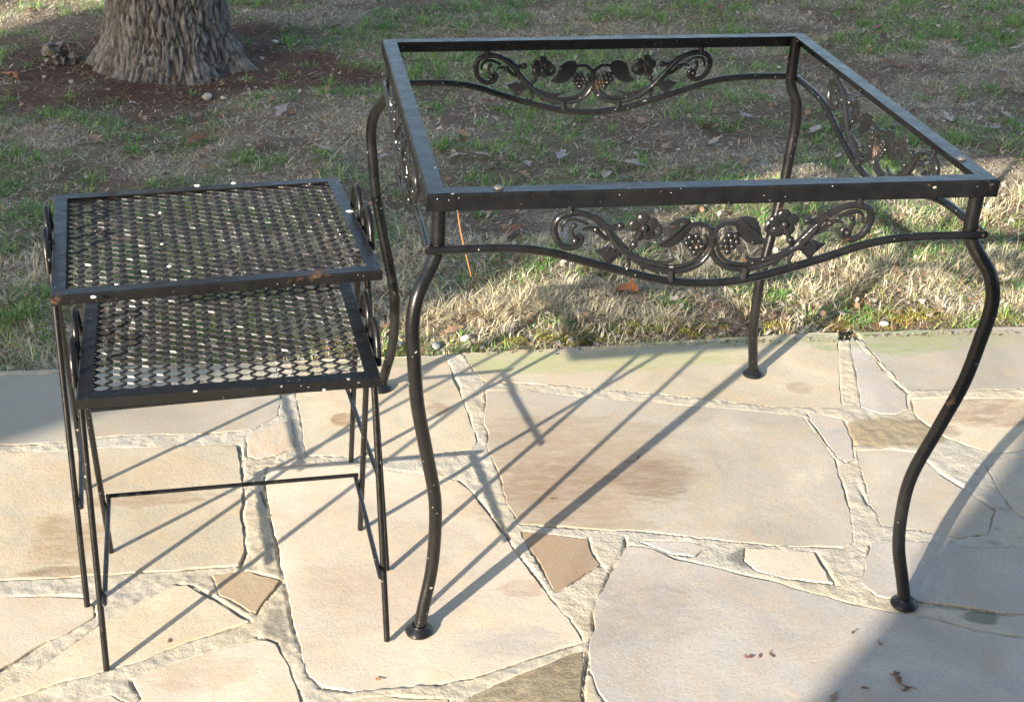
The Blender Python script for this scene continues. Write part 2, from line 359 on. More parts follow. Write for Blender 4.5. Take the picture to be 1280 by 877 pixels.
CRACKS = [
 [(781, 671), (783, 681), (815, 687), (836, 696), (878, 706), (916, 716), (960, 725), (1000, 736)],
 [(573, 600), (590, 615), (611, 640), (636, 673), (652, 697), (665, 715), (693, 752), (710, 772), (731, 801)],
 [(731, 801), (734, 820), (730, 850), (728, 877)], [(327, 615), (341, 657), (352, 707), (362, 762), (375, 812), (383, 845), (400, 858), (440, 863)],
 [(222, 729), (240, 731), (265, 746), (313, 776)], [(320, 794), (335, 797), (345, 802), (357, 827), (372, 862), (380, 885)],
 [(557, 446), (568, 468), (581, 505), (588, 522)], [(546, 854), (640, 830), (690, 813), (731, 801)], [(743, 785), (742, 765), (763, 715), (781, 683)],
 [(1068, 416), (1090, 446), (1120, 478), (1134, 490), (1138, 512)], [(1150, 569), (1178, 593), (1216, 616), (1244, 637)], [(1054, 525), (1064, 545), (1069, 556)],
 [(298, 555), (303, 575), (305, 658), (307, 690), (300, 708)], [(0, 746), (50, 744), (105, 746)], [(0, 836), (25, 823), (58, 801)],
 [(1043, 573), (1054, 610), (1060, 640)], [(1070, 600), (1085, 630)], [(1112, 764), (1165, 773), (1215, 787), (1280, 797)], [(1150, 755), (1280, 769)],
 [(1019, 690), (1045, 730)], [(735, 671), (743, 690), (751, 706)], [(321, 767), (335, 747), (352, 726), (320, 717)], [(165, 850), (170, 862)],
]
def refine(P, step=0.011, amp=0.0018, seed=0):
    out = []; k = len(P)
    for i in range(k):
        a, b = np.array(P[i]), np.array(P[(i + 1) % k]); L = np.linalg.norm(b - a); n = max(1, int(L / step))
        nr = np.array([b[1] - a[1], a[0] - b[0]]) / max(L, 1e-6)
        for j in range(n):
            p = a + (b - a) * j / n
            q = mnoise.noise(Vector((p[0] * 45, p[1] * 45, seed))) * amp * 1.2 + mnoise.noise(Vector((p[0] * 14, p[1] * 14, seed + 9))) * amp * 1.6
            out.append(p + nr * q)
    return out
def stone_mesh(P, top, seed, tilt=(0, 0), step=0.011):
    P = refine(P, step, 0.0030, seed); n = len(P)
    A = 0.5 * sum(P[i][0] * P[(i + 1) % n][1] - P[(i + 1) % n][0] * P[i][1] for i in range(n))
    if A < 0: P = P[::-1]
    P = np.array(P); d = np.roll(P, -1, 0) - np.roll(P, 1, 0); L = np.linalg.norm(d, axis=1)[:, None]; nin = np.stack([-d[:, 1], d[:, 0]], 1) / np.maximum(L, 1e-6)
    cen = P.mean(0); mb = MB()
    def zz(q): return top + tilt[0] * (q[0] - cen[0]) + tilt[1] * (q[1] - cen[1])
    r0 = [(p[0], p[1], -0.04) for p in P]; r1 = [(p[0], p[1], zz(p) - 0.0005 - 0.0008 * random.random()) for p in P]
    P2 = P + nin * 0.0013; r2 = [(p[0], p[1], zz(p)) for p in P2]
    f = []
    for i in range(n):
        j = (i + 1) % n; f += [(i, j, n + j, n + i), (n + i, n + j, 2 * n + j, 2 * n + i)]
    f.append(tuple(range(2 * n, 3 * n)))
    mb.add(r0 + r1 + r2, f)
    return mb.mesh('flagstone', False)
# mortar bed
gx0, gx1, gy0, gy1, gs = -1.42, 1.40, -1.0, 0.548, 0.0035
nx = int((gx1 - gx0) / gs) + 1; ny = int((gy1 - gy0) / gs) + 1
X, Y = np.meshgrid(np.linspace(gx0, gx1, nx), np.linspace(gy0, gy1, ny))
Z = -0.0001 + (fbm(X * 9, Y * 9, 3, 3) - 0.5) * 0.0045 + (fbm(X * 70, Y * 70, 8, 3) - 0.5) * 0.0035
for cr in CRACKS:
    q = [gz(*p)[:2] for p in cr]
    for a, b in zip(q[:-1], q[1:]):
        ab = b - a; t_ = np.clip(((X - a[0]) * ab[0] + (Y - a[1]) * ab[1]) / (ab @ ab), 0, 1)
        dd = np.hypot(X - a[0] - t_ * ab[0], Y - a[1] - t_ * ab[1])
        Z -= 0.0085 * np.clip(1.15 - dd / 0.0034, 0, 1) * np.clip(vnoise(X * 22, Y * 22, 77) * 2.2 - 0.35, 0.1, 1.2)
Z = np.maximum(Z, -0.024)
for _k, _c, poly in STONES:
    q = np.array([gz(*p)[:2] for p in poly]); bx = (X > q[:, 0].min()) & (X < q[:, 0].max()) & (Y > q[:, 1].min()) & (Y < q[:, 1].max())
    xi, yi = X[bx], Y[bx]; ins = np.zeros(len(xi), bool)
    for a, b in zip(q, np.roll(q, -1, 0)):
        c_ = (a[1] > yi) != (b[1] > yi); ins ^= c_ & (xi < (b[0] - a[0]) * (yi - a[1]) / (b[1] - a[1] + 1e-12) + a[0])
    zi = Z[bx]; Z[bx] = np.where(ins, np.minimum(zi, -0.005), zi)
edge = np.minimum.reduce([X - gx0, gx1 - X, Y - gy0, gy1 - Y]); Z = np.where(edge < 0.001, -0.012, Z)
idx = np.arange(nx * ny).reshape(ny, nx)
qd = np.stack([idx[:-1, :-1], idx[:-1, 1:], idx[1:, 1:], idx[1:, :-1]], -1).reshape(-1, 4)
V = np.stack([X, Y, Z], -1).reshape(-1, 3)
# coarse bed around the fine part
ox0, ox1, oy0, oy1 = -4.2, 4.2, -3.98, 0.548
ring = np.array([(ox0, oy0, -.012), (ox1, oy0, -.012), (ox1, oy1, -.012), (ox0, oy1, -.012), (ox0, oy0, -.14), (ox1, oy0, -.14), (ox1, oy1, -.14), (ox0, oy1, -.14),
                 (gx0, gy0, -.012), (gx1, gy0, -.012), (gx1, gy1, -.012), (gx0, gy1, -.012)])
b0 = len(V)
rq = np.array([(0, 1, 9, 8), (1, 2, 10, 9), (3, 0, 8, 11), (0, 4, 5, 1), (1, 5, 6, 2), (2, 6, 7, 3), (3, 7, 4, 0)]) + b0
MORTAR = mat_mortar()
patio = link('patio', mesh_np('patio', np.vstack([V, ring]), np.vstack([qd, rq]), None, True), MORTAR)
tag(patio, 'flagstone patio set in sandy mortar', None, None, 'structure')
for i, (kind, c, poly) in enumerate(STONES):
    P = [gz(*p)[:2] for p in poly]
    xs = [p[0] for p in P]; ys = [p[1] for p in P]
    inside = lambda x, y, b=(min(xs) - .12, max(xs) + .12, min(ys) - .1, max(ys) + .1): b[0] < x < b[1] and b[2] < y < b[3]
    k = 0.88 + 0.20 * random.random()
    mt = mat_stone(i, tuple(q * k for q in c), kind, inside)
    link('flagstone', stone_mesh(P, random.uniform(-0.0006, 0.0016), i * 3.7, (random.uniform(-.002, .002), random.uniform(-.002, .002))), mt, patio)
# paving outside the traced part
def clip(poly, p, q):
    mid = (p + q) / 2; n = q - p; out = []
    for i in range(len(poly)):
        a, b = poly[i], poly[(i + 1) % len(poly)]; da, db = (a - mid) @ n, (b - mid) @ n
        if da <= 0: out.append(a)
        if (da < 0) != (db < 0): out.append(a + (b - a) * da / (da - db))
    return out
seeds = [np.array([x + random.uniform(-.15, .15), y + random.uniform(-.13, .13)]) for x in np.arange(-4.0, 4.2, 0.52) for y in np.arange(-3.8, 0.6, 0.44)]
hull = np.array([gz(*p)[:2] for p in [(-90, 472), (1420, 405), (1460, 1015), (-60, 985)]])
def in_hull(p, mg=0.0):
    for i in range(4):
        a, b = hull[i], hull[(i + 1) % 4]; e = b - a; nrm = np.array([e[1], -e[0]]) / np.linalg.norm(e)
        if (p - a) @ nrm < -mg: return False
    return True
om = [mat_stone(40 + k, c, 'plain', lambda x, y: False) for k, c in enumerate((CREAM, PALE, PINK, GREY))]
for s in seeds:
    poly = [np.array(p) for p in ((ox0 + .03, oy0 + .03), (ox1 - .03, oy0 + .03), (ox1 - .03, 0.562), (ox0 + .03, 0.562))]
    for t_ in seeds:
        if t_ is not s and np.linalg.norm(t_ - s) < 1.6: poly = clip(poly, s, t_)
        if len(poly) < 3: break
    if len(poly) < 3: continue
    cen = sum(poly) / len(poly); poly = [cen + (p - cen) * (1 - 0.022 / max(.05, np.linalg.norm(p - cen))) for p in poly]
    for i in range(4):           # cut the cell back to outside the traced paving
        pass
    if any(in_hull(p, -0.004) for p in poly) or in_hull(cen): 
        # keep only the side that lies outside the nearest hull edge
        best = None
        for i in range(4):
            a, b = hull[i], hull[(i + 1) % 4]; e = b - a; nrm = np.array([e[1], -e[0]]) / np.linalg.norm(e)
            if i == 0: continue
            q = clip([p.copy() for p in poly], a - nrm * 0.012 - nrm, a - nrm * 0.012 + nrm)
            if len(q) >= 3:
                ar = abs(0.5 * sum(q[k][0] * q[(k + 1) % len(q)][1] - q[(k + 1) % len(q)][0] * q[k][1] for k in range(len(q))))
                if best is None or ar > best[0]: best = (ar, q)
        if best is None or best[0] < 0.02: continue
        poly = best[1]
    link('flagstone', stone_mesh(poly, random.uniform(-.001, .002), random.random() * 99, step=0.05), random.choice(om), patio)

# ------------------------------------------------------------------ LAWN
LZ = -0.032
def lawn_h(x, y):
    e = np.clip((y - 0.58) / 0.5, 0, 1)
    h = LZ + (fbm(x * 2.2, y * 2.2, 21, 3) - 0.5) * 0.05 * e + (fbm(x * 11, y * 11, 25, 3) - 0.5) * 0.022
    return h
TREE = (-0.99, 3.04)
def mulch(x, y):
    d = np.hypot((x - TREE[0] + 0.02) / 0.86, (y - TREE[1] + 0.05) / 0.56) + (fbm(x * 4, y * 4, 31, 3) - 0.5) * 0.9
    return np.clip((1.08 - d) * 2.6, 0, 1)
def soil(x, y):
    return np.clip((fbm(x * 3.4 + 3, y * 4.4, 41, 4) - 0.50) * 8, 0, 1)
def green(x, y):
    return np.clip((fbm(x * 3.1, y * 3.6, 51, 4) - 0.385) * 6 + np.clip((y - 3.1) * 0.35, 0, 0.45), 0, 1)
lx = np.concatenate([np.linspace(-60, -5, 12), np.arange(-4.5, 6.0, 0.05), np.linspace(6.5, 60, 12)])
ly = np.concatenate([[0.553], np.arange(0.575, 6.5, 0.05), np.linspace(7, 80, 14)])
GX, GY = np.meshgrid(lx, ly); GH = lawn_h(GX, GY); GH[0] -= 0.012
mu = mulch(GX, GY); so_ = soil(GX, GY); gr_ = green(GX, GY)
c_th = np.array([0.42, 0.36, 0.265]); c_so = np.array([0.20, 0.145, 0.105]); c_mu = np.array([0.14, 0.082, 0.06]); c_gr = np.array([0.20, 0.24, 0.11])
colr = c_th * (1 - gr_[..., None] * .6) + c_gr * gr_[..., None] * .6
colr = colr * (1 - so_[..., None] * .8) + c_so * so_[..., None] * .8
colr = colr * (1 - mu[..., None]) + c_mu * mu[..., None]
idx = np.arange(GX.size).reshape(GX.shape)
lq = np.stack([idx[:-1, :-1], idx[:-1, 1:], idx[1:, 1:], idx[1:, :-1]], -1).reshape(-1, 4)
def mat_lawn():
    t = NT('lawn_soil'); a = t.n('Attribute'); a.attribute_name = 'col'
    n = t.noise(55, 6, 0.75); n2 = t.noise(9, 5, 0.65)
    col = t.mix(t.ramp(n, [(0.35, 0.6), (0.55, 0.0)]), a.outputs['Color'], (0.07, 0.05, 0.036))
    col = t.mix(t.ramp(n2, [(0.5, 0.0), (0.75, 0.5)]), col, (0.30, 0.25, 0.18))
    n3 = t.noise(240, 4, .8, t.mapping(t.coord(), (1, .45, 1), (0, 0, .5)), 1.5); col = t.mix(t.ramp(n3, [(0.35, .65), (0.52, 0.0)]), col, (0.06, 0.045, 0.033)); col = t.mix(t.ramp(n3, [(0.55, 0.0), (0.68, .6)]), col, (0.50, 0.44, 0.34))
    b = t.bump(n, 0.7, 0.015); b = t.bump(n3, .6, .005, b); t.principled(col, 0.95, b, 0.1); return t.m
lawn = link('lawn', mesh_np('lawn', np.stack([GX, GY, GH], -1).reshape(-1, 3), lq, colr.reshape(-1, 3), True), mat_lawn())
tag(lawn, 'patchy winter lawn with bare earth', None, None, 'structure')

def mat_blade(name):
    t = NT(name); a = t.n('Attribute'); a.attribute_name = 'col'
    d = t.n('BsdfDiffuse'); tr = t.n('BsdfTranslucent'); mx = t.n('MixShader'); mx.inputs[0].default_value = 0.22
    gl = t.n('BsdfGlossy'); gl.inputs['Roughness'].default_value = 0.5; gl.inputs['Color'].default_value = (0.25, 0.25, 0.25, 1); m2 = t.n('MixShader'); m2.inputs[0].default_value = 0.06
    t.l(a.outputs['Color'], d.inputs[0]); t.l(a.outputs['Color'], tr.inputs[0]); t.l(d.outputs[0], mx.inputs[1]); t.l(tr.outputs[0], mx.inputs[2])
    t.l(mx.outputs[0], m2.inputs[1]); t.l(gl.outputs[0], m2.inputs[2]); t.l(m2.outputs[0], t.out.inputs[0]); return t.m
BLADE = mat_blade('grass_blade')
def blades(x, y, az, ln, wd, lean, curl, col, z0=0.0):
    """n blades: root, half-way and tip; lean = angle from vertical at the root, curl = extra lean towards the tip"""
    n = len(x); z = lawn_h(x, y) - 0.004 + z0
    dx, dy = np.cos(az), np.sin(az); sx, sy = -dy * wd / 2, dx * wd / 2
    P = np.zeros((n, 7, 3), np.float32)
    px, py, pz = x.copy(), y.copy(), z.copy(); ang = lean.copy(); tw = rng.normal(0, 0.35, n)
    for k in range(4):
        if k < 3:
            f = (1.0, 0.85, 0.5)[k]
            P[:, 2 * k] = np.stack([px - sx * f, py - sy * f, pz], -1); P[:, 2 * k + 1] = np.stack([px + sx * f, py + sy * f, pz], -1)
        else: P[:, 6] = np.stack([px, py, pz], -1)
        st = ln / 3; px = px + np.sin(ang) * np.cos(az + tw * k) * st; py = py + np.sin(ang) * np.sin(az + tw * k) * st
        pz = np.maximum(pz + np.cos(ang) * st, np.where(py < 0.566, 0.004, lawn_h(px, py) + 0.002)); ang = ang + curl
    T = np.array([(0, 1, 3), (0, 3, 2), (2, 3, 5), (2, 5, 4), (4, 5, 6)])
    t = (np.arange(n)[:, None, None] * 7 + T[None]).reshape(-1, 3)
    return P.reshape(-1, 3), t, np.repeat(col, 7, 0)
def scatter(n, y0, y1):
    """points in the lawn strip y0..y1, wide enough for the view and a step aside"""
    y = rng.uniform(y0, y1, n); h = 1.25 + 0.5 * (y - 0.55)
    return rng.uniform(-1, 1, n) * (h + 0.55) + 0.12 + 0.13 * y, y
def tufts(n, y0, y1, keep, per, ln, spread, lean0, curl, wd, colf):
    cx, cy = scatter(n, y0, y1); k = rng.random(n) < keep(cx, cy); cx, cy = cx[k], cy[k]
    m_ = rng.integers(per[0], per[1], len(cx)); r = np.repeat(np.arange(len(cx)), m_); N = len(r)
    az = rng.uniform(0, 6.283, N); rad = np.abs(rng.normal(0, spread, N)); x = cx[r] + np.cos(az) * rad; y = cy[r] + np.sin(az) * rad
    ok = y > 0.572; x, y, az, r, rad = x[ok], y[ok], az[ok], r[ok], rad[ok]; N = len(x)
    size = rng.uniform(0.7, 1.25, len(cx))[r]
    return blades(x, y, az + rng.normal(0, .6, N), rng.uniform(ln[0], ln[1], N) * size, rng.uniform(wd[0], wd[1], N),
                  np.abs(rng.normal(lean0, 0.25, N)) + rad / spread * 0.12, rng.uniform(curl[0], curl[1], N), colf(N, r, len(cx)))
def palette(cols, jit=0.2, per_tuft=0.6):
    cols = np.array(cols)
    def f(N, r, nt_):
        base = cols[rng.integers(0, len(cols), nt_)][r]; own = cols[rng.integers(0, len(cols), N)]
        return (base * per_tuft + own * (1 - per_tuft)) * rng.uniform(1 - jit, 1 + jit, (N, 1))
    return f
def joined(name, parts, mat, label, cat):
    vo = 0; V_, T_, C_ = [], [], []
    for v, t, c in parts:
        V_.append(v); T_.append(t + vo); C_.append(c); vo += len(v)
    o = link(name, mesh_np(name, np.vstack(V_), np.vstack(T_), np.vstack(C_)), mat)
    return tag(o, label, cat, None, 'stuff')
GREENS = [(0.138, 0.317, 0.078), (0.188, 0.389, 0.101), (0.246, 0.403, 0.13), (0.119, 0.267, 0.074), (0.336, 0.45, 0.176)]
DRY = [(0.651, 0.567, 0.38), (0.735, 0.651, 0.44), (0.546, 0.462, 0.3), (0.483, 0.42, 0.29), (0.693, 0.64, 0.46)]
THATCH = [(0.721, 0.632, 0.489), (0.592, 0.502, 0.376), (0.75, 0.708, 0.552), (0.335, 0.244, 0.176), (0.567, 0.541, 0.439), (0.283, 0.22, 0.15)]
inv = lambda f: (lambda x, y: 1 - f(x, y))
open_ = lambda x, y: (1 - mulch(x, y)) * (1 - 0.8 * soil(x, y))
kg = lambda x, y: green(x, y) * (1 - 0.93 * mulch(x, y)) * (1 - 0.65 * soil(x, y)) * np.where(y < 0.95, 0.6, 1)
kd = lambda x, y: (1 - 0.75 * green(x, y)) * open_(x, y)
gp, dp, tp = [], [], []
for (y0, y1, q, s) in ((0.575, 1.45, 1.0, 0.85), (1.45, 2.7, 0.9, 1.0), (2.7, 4.6, 0.85, 1.05)):
    A = (y1 - y0) * 2 * (1.8 + 0.5 * ((y0 + y1) / 2 - .55))
    gp.append(tufts(int(A * 420 * q), y0, y1, kg, (12, 26), (0.020, 0.052), 0.022 * s, 0.42, (0.2, 0.6), (0.0022 * s, 0.0042 * s), palette(GREENS)))
    dp.append(tufts(int(A * 300 * q), y0, y1, kd, (8, 18), (0.018, 0.050), 0.020 * s, 0.65, (0.25, 0.9), (0.0016 * s, 0.0030 * s), palette(DRY)))
    n = int(A * 11000 * q); x, y = scatter(n, y0, y1); k = rng.random(n) < 0.05 + 0.16 * (1 - mulch(x, y)) + 0.75 * open_(x, y) * (1 - 0.4 * green(x, y)); x, y = x[k], y[k]; N = len(x)
    tp.append(blades(x, y, rng.uniform(0, 6.283, N), rng.uniform(0.012, 0.042, N), rng.uniform(.0016, .0036, N) * s, rng.uniform(1.15, 1.6, N), rng.uniform(-.12, .15, N),
                     palette(THATCH, .3, 0)(N, np.zeros(N, int), 1), rng.uniform(0.0, 0.012, N)))
dp.append(tufts(1500, 0.575, 1.3, kd, (10, 22), (0.03, 0.075), 0.016, 0.5, (0.3, 1.0), (0.0018, 0.0034), palette([(0.66, 0.58, 0.40), (0.74, 0.67, 0.48), (0.70, 0.66, 0.50)])))
gp.append(tufts(700, 0.575, 1.3, lambda x, y: 0.25 + 0.75 * green(x, y), (8, 18), (0.02, 0.05), 0.018, 0.5, (0.2, 0.8), (0.0018, 0.0034), palette([(0.34, 0.42, 0.10), (0.42, 0.46, 0.15), (0.26, 0.36, 0.09)])))
# long pale clumps beside the patio edge
def clump(u, v, r, n, ln, cols, lean=0.5):
    p = gz(u, v, LZ); az = rng.uniform(0, 6.283, n); rad = np.abs(rng.normal(0, r, n)); x = p[0] + np.cos(az) * rad; y = np.maximum(p[1] + np.sin(az) * rad * 0.7, 0.575)
    return blades(x, y, az + rng.normal(0, .8, n), rng.uniform(ln * .5, ln * 1.15, n), rng.uniform(.0016, .0032, n), np.abs(rng.normal(lean, .3, n)), rng.uniform(.2, 1.0, n), palette(cols, .2, 0)(n, np.zeros(n, int), 1))
for (u, v, r, n, ln) in [(610, 398, .05, 300, .075), (650, 388, .06, 420, .085), (690, 385, .05, 320, .085), (740, 400, .06, 260, .06), (830, 405, .06, 300, .06), (770, 345, .06, 220, .06), (700, 415, .04, 160, .04),
                         (920, 380, .06, 260, .05), (1010, 370, .08, 360, .06), (1080, 350, .08, 380, .07), (1110, 330, .07, 300, .07), (1170, 345, .08, 320, .06), (1250, 330, .08, 340, .065), (1230, 270, .08, 340, .07),
                         (1130, 275, .08, 280, .06), (1275, 250, .08, 300, .07), (1270, 380, .05, 200, .06), (1180, 395, .06, 220, .05), (880, 340, .06, 200, .05), (540, 395, .04, 120, .06), (515, 405, .04, 90, .06), (420, 425, .06, 200, .05), (30, 440, .1, 300, .05), (1330, 330, .1, 400, .06), (1350, 250, .1, 400, .06)]:
    dp.append(clump(u, v, r, n, ln, DRY))
for (u, v, r, n, ln) in [(690, 408, .04, 120, .045), (835, 385, .04, 160, .05), (975, 372, .035, 140, .045), (1050, 395, .06, 120, .04), (1180, 300, .07, 150, .05), (20, 400, .06, 260, .05), (60, 370, .08, 250, .05)]:
    gp.append(clump(u, v, r, n, ln, GREENS, .4))
n = 900; x = rng.uniform(-1.7, 1.8, n); x = x[vnoise(x * 9, x * 0 + 3, 15) > .42]; n = len(x)
for lst, cols in ((gp, GREENS + [(.38, .42, .13)]), (dp, DRY)):
    xx = x + rng.normal(0, .02, n); lst.append(blades(xx, rng.uniform(.569, .585, n), rng.normal(-1.57, .75, n), rng.uniform(.018, .045, n), rng.uniform(.0014, .0028, n), rng.uniform(.2, .8, n), rng.uniform(.2, .6, n), palette(cols, .2, 0)(n, np.zeros(n, int), 1), np.full(n, .012)))
joined('green_grass', gp, BLADE, 'short green grass tufts scattered over the lawn', 'grass')
joined('dry_grass', dp, BLADE, 'pale straw-coloured dry grass tufts on the lawn', 'grass')
joined('dead_thatch', tp, BLADE, 'flat grey-brown dead grass lying on the soil', 'dead grass')
# crumbled leaf litter: small curled flakes between the blades and spilling over the patio edge
def flakes(x, y, L, col, z0):
    n = len(x); az = rng.uniform(0, 6.283, n); P = np.zeros((n, 6, 3), np.float32); ca, sa = np.cos(az), np.sin(az)
    base = np.where(y > 0.565, lawn_h(x, y), 0.0) + z0; tl = rng.normal(0, .35, (n, 2))
    for k, (a, b) in enumerate([(-.5, -.08), (-.15, -.38), (.3, -.26), (.55, .06), (.12, .36), (-.3, .24)]):
        a_ = (a + rng.normal(0, .10, n)) * L; b_ = (b + rng.normal(0, .09, n)) * L
        P[:, k] = np.stack([x + ca * a_ - sa * b_, y + sa * a_ + ca * b_, base + .2 * L + a_ * tl[:, 0] + b_ * tl[:, 1] + np.abs(b_) * .5], -1)
    T = np.array([(0, 1, 5), (1, 4, 5), (1, 2, 4), (2, 3, 4)]); return P.reshape(-1, 3), (np.arange(n)[:, None, None] * 6 + T[None]).reshape(-1, 3), np.repeat(col, 6, 0)
LITTER = [(0.42, 0.35, 0.28), (0.28, 0.19, 0.12), (0.52, 0.46, 0.40), (0.20, 0.13, 0.09), (0.32, 0.22, 0.15), (0.36, 0.23, 0.14), (0.46, 0.40, 0.34)]
fp = []
for (n, y0, y1, l0, l1) in ((2600, .575, 1.5, .006, .020), (3200, 1.5, 4.4, .007, .024)):
    x, y = scatter(n, y0, y1); fp.append(flakes(x, y, rng.uniform(l0, l1, n) ** 1.0, palette(LITTER, .25, 0)(n, np.zeros(n, int), 1), rng.uniform(.004, .02, n)))
n = 900; x = rng.uniform(-1.6, 1.6, n); y = .560 - np.abs(rng.normal(0, .014, n)) * (vnoise(x * 7, x * 0, 5) * 1.6); fp.append(flakes(x, y, rng.uniform(.002, .007, n), palette(LITTER + [(.10, .075, .05)] * 5, .25, 0)(n, np.zeros(n, int), 1), np.full(n, .001)))
joined('leaf_litter', fp, BLADE, 'crumbled brown and pale leaf litter scattered through the lawn', 'leaf litter')
# pine needles: reddish brown, in the mulch and along the patio edge
np_ = []
n = 16000; x, y = scatter(n, 1.6, 4.3); k = rng.random(n) < mulch(x, y); x, y = x[k], y[k]; N = len(x)
NEED = [(0.30, 0.15, 0.085), (0.36, 0.20, 0.12), (0.20, 0.11, 0.075), (0.40, 0.30, 0.21)]
np_.append(blades(x, y, rng.uniform(0, 6.283, N), rng.uniform(.04, .10, N), rng.uniform(.0022, .0036, N), rng.uniform(1.3, 1.6, N), rng.uniform(-.1, .1, N), palette(NEED, .25, 0)(N, np.zeros(N, int), 1), rng.uniform(0, .012, N)))
x, y = scatter(4200, 0.575, 1.15); k = rng.random(len(x)) < np.clip((fbm(x * 6, y * 9, 66, 3) - .47) * 8, 0, 1); x, y = x[k], y[k]; N = len(x)
NEED2 = [(0.40, 0.17, 0.06), (0.33, 0.15, 0.07), (0.45, 0.22, 0.09)]
np_.append(blades(x, y, rng.uniform(0, 6.283, N), rng.uniform(.03, .08, N), rng.uniform(.0013, .0022, N), rng.uniform(1.2, 1.6, N), rng.uniform(-.1, .1, N), palette(NEED2, .25, 0)(N, np.zeros(N, int), 1), rng.uniform(.002, .014, N)))
joined('pine_needles', np_, BLADE, 'reddish brown fallen pine needles round the trunk and patio edge', 'pine needles')
# moss cushions along the patio edge
mp = []
for (u, v, ru, n) in [(690, 424, .10, 2600), (730, 421, .06, 1500), (640, 428, .07, 1500), (790, 410, .03, 500), (855, 414, .05, 900), (905, 412, .05, 800), (1100, 404, .03, 300), (1140, 398, .06, 1100), (1160, 392, .05, 900), (1000, 405, .06, 700), (1060, 408, .05, 500), (500, 436, .05, 500), (440, 441, .06, 500), (1250, 402, .06, 500), (590, 432, .04, 500), (300, 448, .1, 500), (960, 408, .04, 500)]:
    p = gz(u, v, LZ + .005); x = p[0] + rng.normal(0, ru, n) * .7; y = np.maximum(p[1] + rng.normal(0, .018, n), .566); kk = vnoise(x * 28, y * 40, 99) > .34; x, y = x[kk], y[kk]; n = len(x)
    mp.append(blades(x, y, rng.uniform(0, 6.283, n), rng.uniform(.005, .010, n), rng.uniform(.002, .0035, n), rng.uniform(.3, 1.4, n), rng.uniform(0, .4, n),
                     palette([(0.26, 0.27, 0.06), (0.38, 0.36, 0.08), (0.20, 0.20, 0.06), (0.42, 0.37, 0.12), (0.30, 0.2, 0.09)], .2, 0)(n, np.zeros(n, int), 1), 0.009 * np.exp(-((x - p[0]) / ru) ** 2) + .002))
joined('moss', mp, BLADE, 'yellow-green moss cushions along the edge of the flagstones', 'moss')

# ------------------------------------------------------------------ TREE
def worley(a, b, pts):
    f1 = np.full(a.shape, 9.0); f2 = f1.copy()
    for p in pts:
        d = np.hypot(a - p[0], b - p[1]); f2 = np.where(d < f1, f1, np.minimum(f2, d)); f1 = np.minimum(f1, d)
    return f1, f2
tree = empty('oak_tree', (TREE[0], TREE[1], LZ))
tag(tree, 'broad tree trunk with deeply furrowed grey bark and flared roots', 'tree')
NA, NZ = 420, 190
th = np.linspace(0, 2 * math.pi, NA, endpoint=False); zz = np.concatenate([np.linspace(-0.06, 0.95, 150), np.linspace(1.0, 4.2, NZ - 150)])
TH, ZZ = np.meshgrid(th, zz)
rad = 0.192 + 0.045 * np.exp(-np.maximum(ZZ, 0) / 0.13) + 0.02 * np.exp(-ZZ / 0.8) - 0.016 * ZZ
for (a0, amp, wd_) in [(-0.35, .08, .2), (-1.2, .05, .3), (-2.7, .04, .28), (-2.0, .03, .3), (0.8, .1, .3), (2.2, .1, .3), (3.0, .07, .25)]:
    da = np.angle(np.exp(1j * (TH - a0))); rad += amp * np.exp(-(da / wd_) ** 2) * np.exp(-np.maximum(ZZ, 0) / 0.075)
fr = (np.abs(np.angle(np.exp(1j * (TH + 1.57)))) < 1.9)
U = TH * 0.23 + 0.055 * (fbm(TH * 5, ZZ * 9, 81, 4) - .5); W_ = ZZ * 0.26 + 0.06 * (fbm(TH * 6, ZZ * 7, 82, 4) - .5)
wr = np.random.default_rng(5); pts = np.stack([wr.uniform(-.03, 2 * math.pi * .23 + .03, 3600), wr.uniform(-.07, 1.15, 3600)], 1)
f1, f2 = worley(U, W_, pts); pl = np.clip((f2 - f1) / 0.007, 0, 1)
pl = pl * np.clip(.55 + fbm(TH * 9, ZZ * 8, 88, 3) * .9, .4, 1.1)
rad += 0.014 * (pl ** 0.7 - 0.7) + 0.026 * (fbm(TH * 22, ZZ * 30, 85, 5) - .5) + 0.02 * (fbm(TH * 3, ZZ * 2.5, 86, 3) - .5)
TVv = np.stack([rad * np.cos(TH), rad * np.sin(TH), ZZ], -1).reshape(-1, 3)
idx = np.arange(NA * NZ).reshape(NZ, NA); nxt = np.roll(idx, -1, 1)
tq = np.stack([idx[:-1], nxt[:-1], nxt[1:], idx[1:]], -1).reshape(-1, 4)
def mat_bark():
    t = NT('furrowed_bark'); co = t.coord(True); a = t.n('Attribute'); a.attribute_name = 'col'
    n = t.noise(60, 6, 0.7, t.mapping(co, (1, 1, .45))); n2 = t.noise(7, 4, .6, co)
    c = t.ramp(n, [(0.3, (0.075, 0.07, 0.064)), (0.55, (0.26, 0.245, 0.228)), (0.75, (0.46, 0.44, 0.415))])
    c = t.mix(t.ramp(n2, [(0.5, 0.0), (0.7, 0.5)]), c, (0.17, 0.17, 0.165))
    c = t.mix(t.math('MULTIPLY', t.math('SUBTRACT', 1.0, a.outputs['Fac']), 0.75), c, (0.045, 0.035, 0.028))
    b = t.bump(n, 0.8, 0.012); t.principled(c, 0.92, b, 0.15); return t.m
BARK = mat_bark()
link('trunk', mesh_np('trunk', TVv, tq, np.repeat(np.clip(pl * 1.4, 0, 1).reshape(-1, 1), 3, 1), True), BARK, tree)
lb = MB(); rl = random.Random(3)
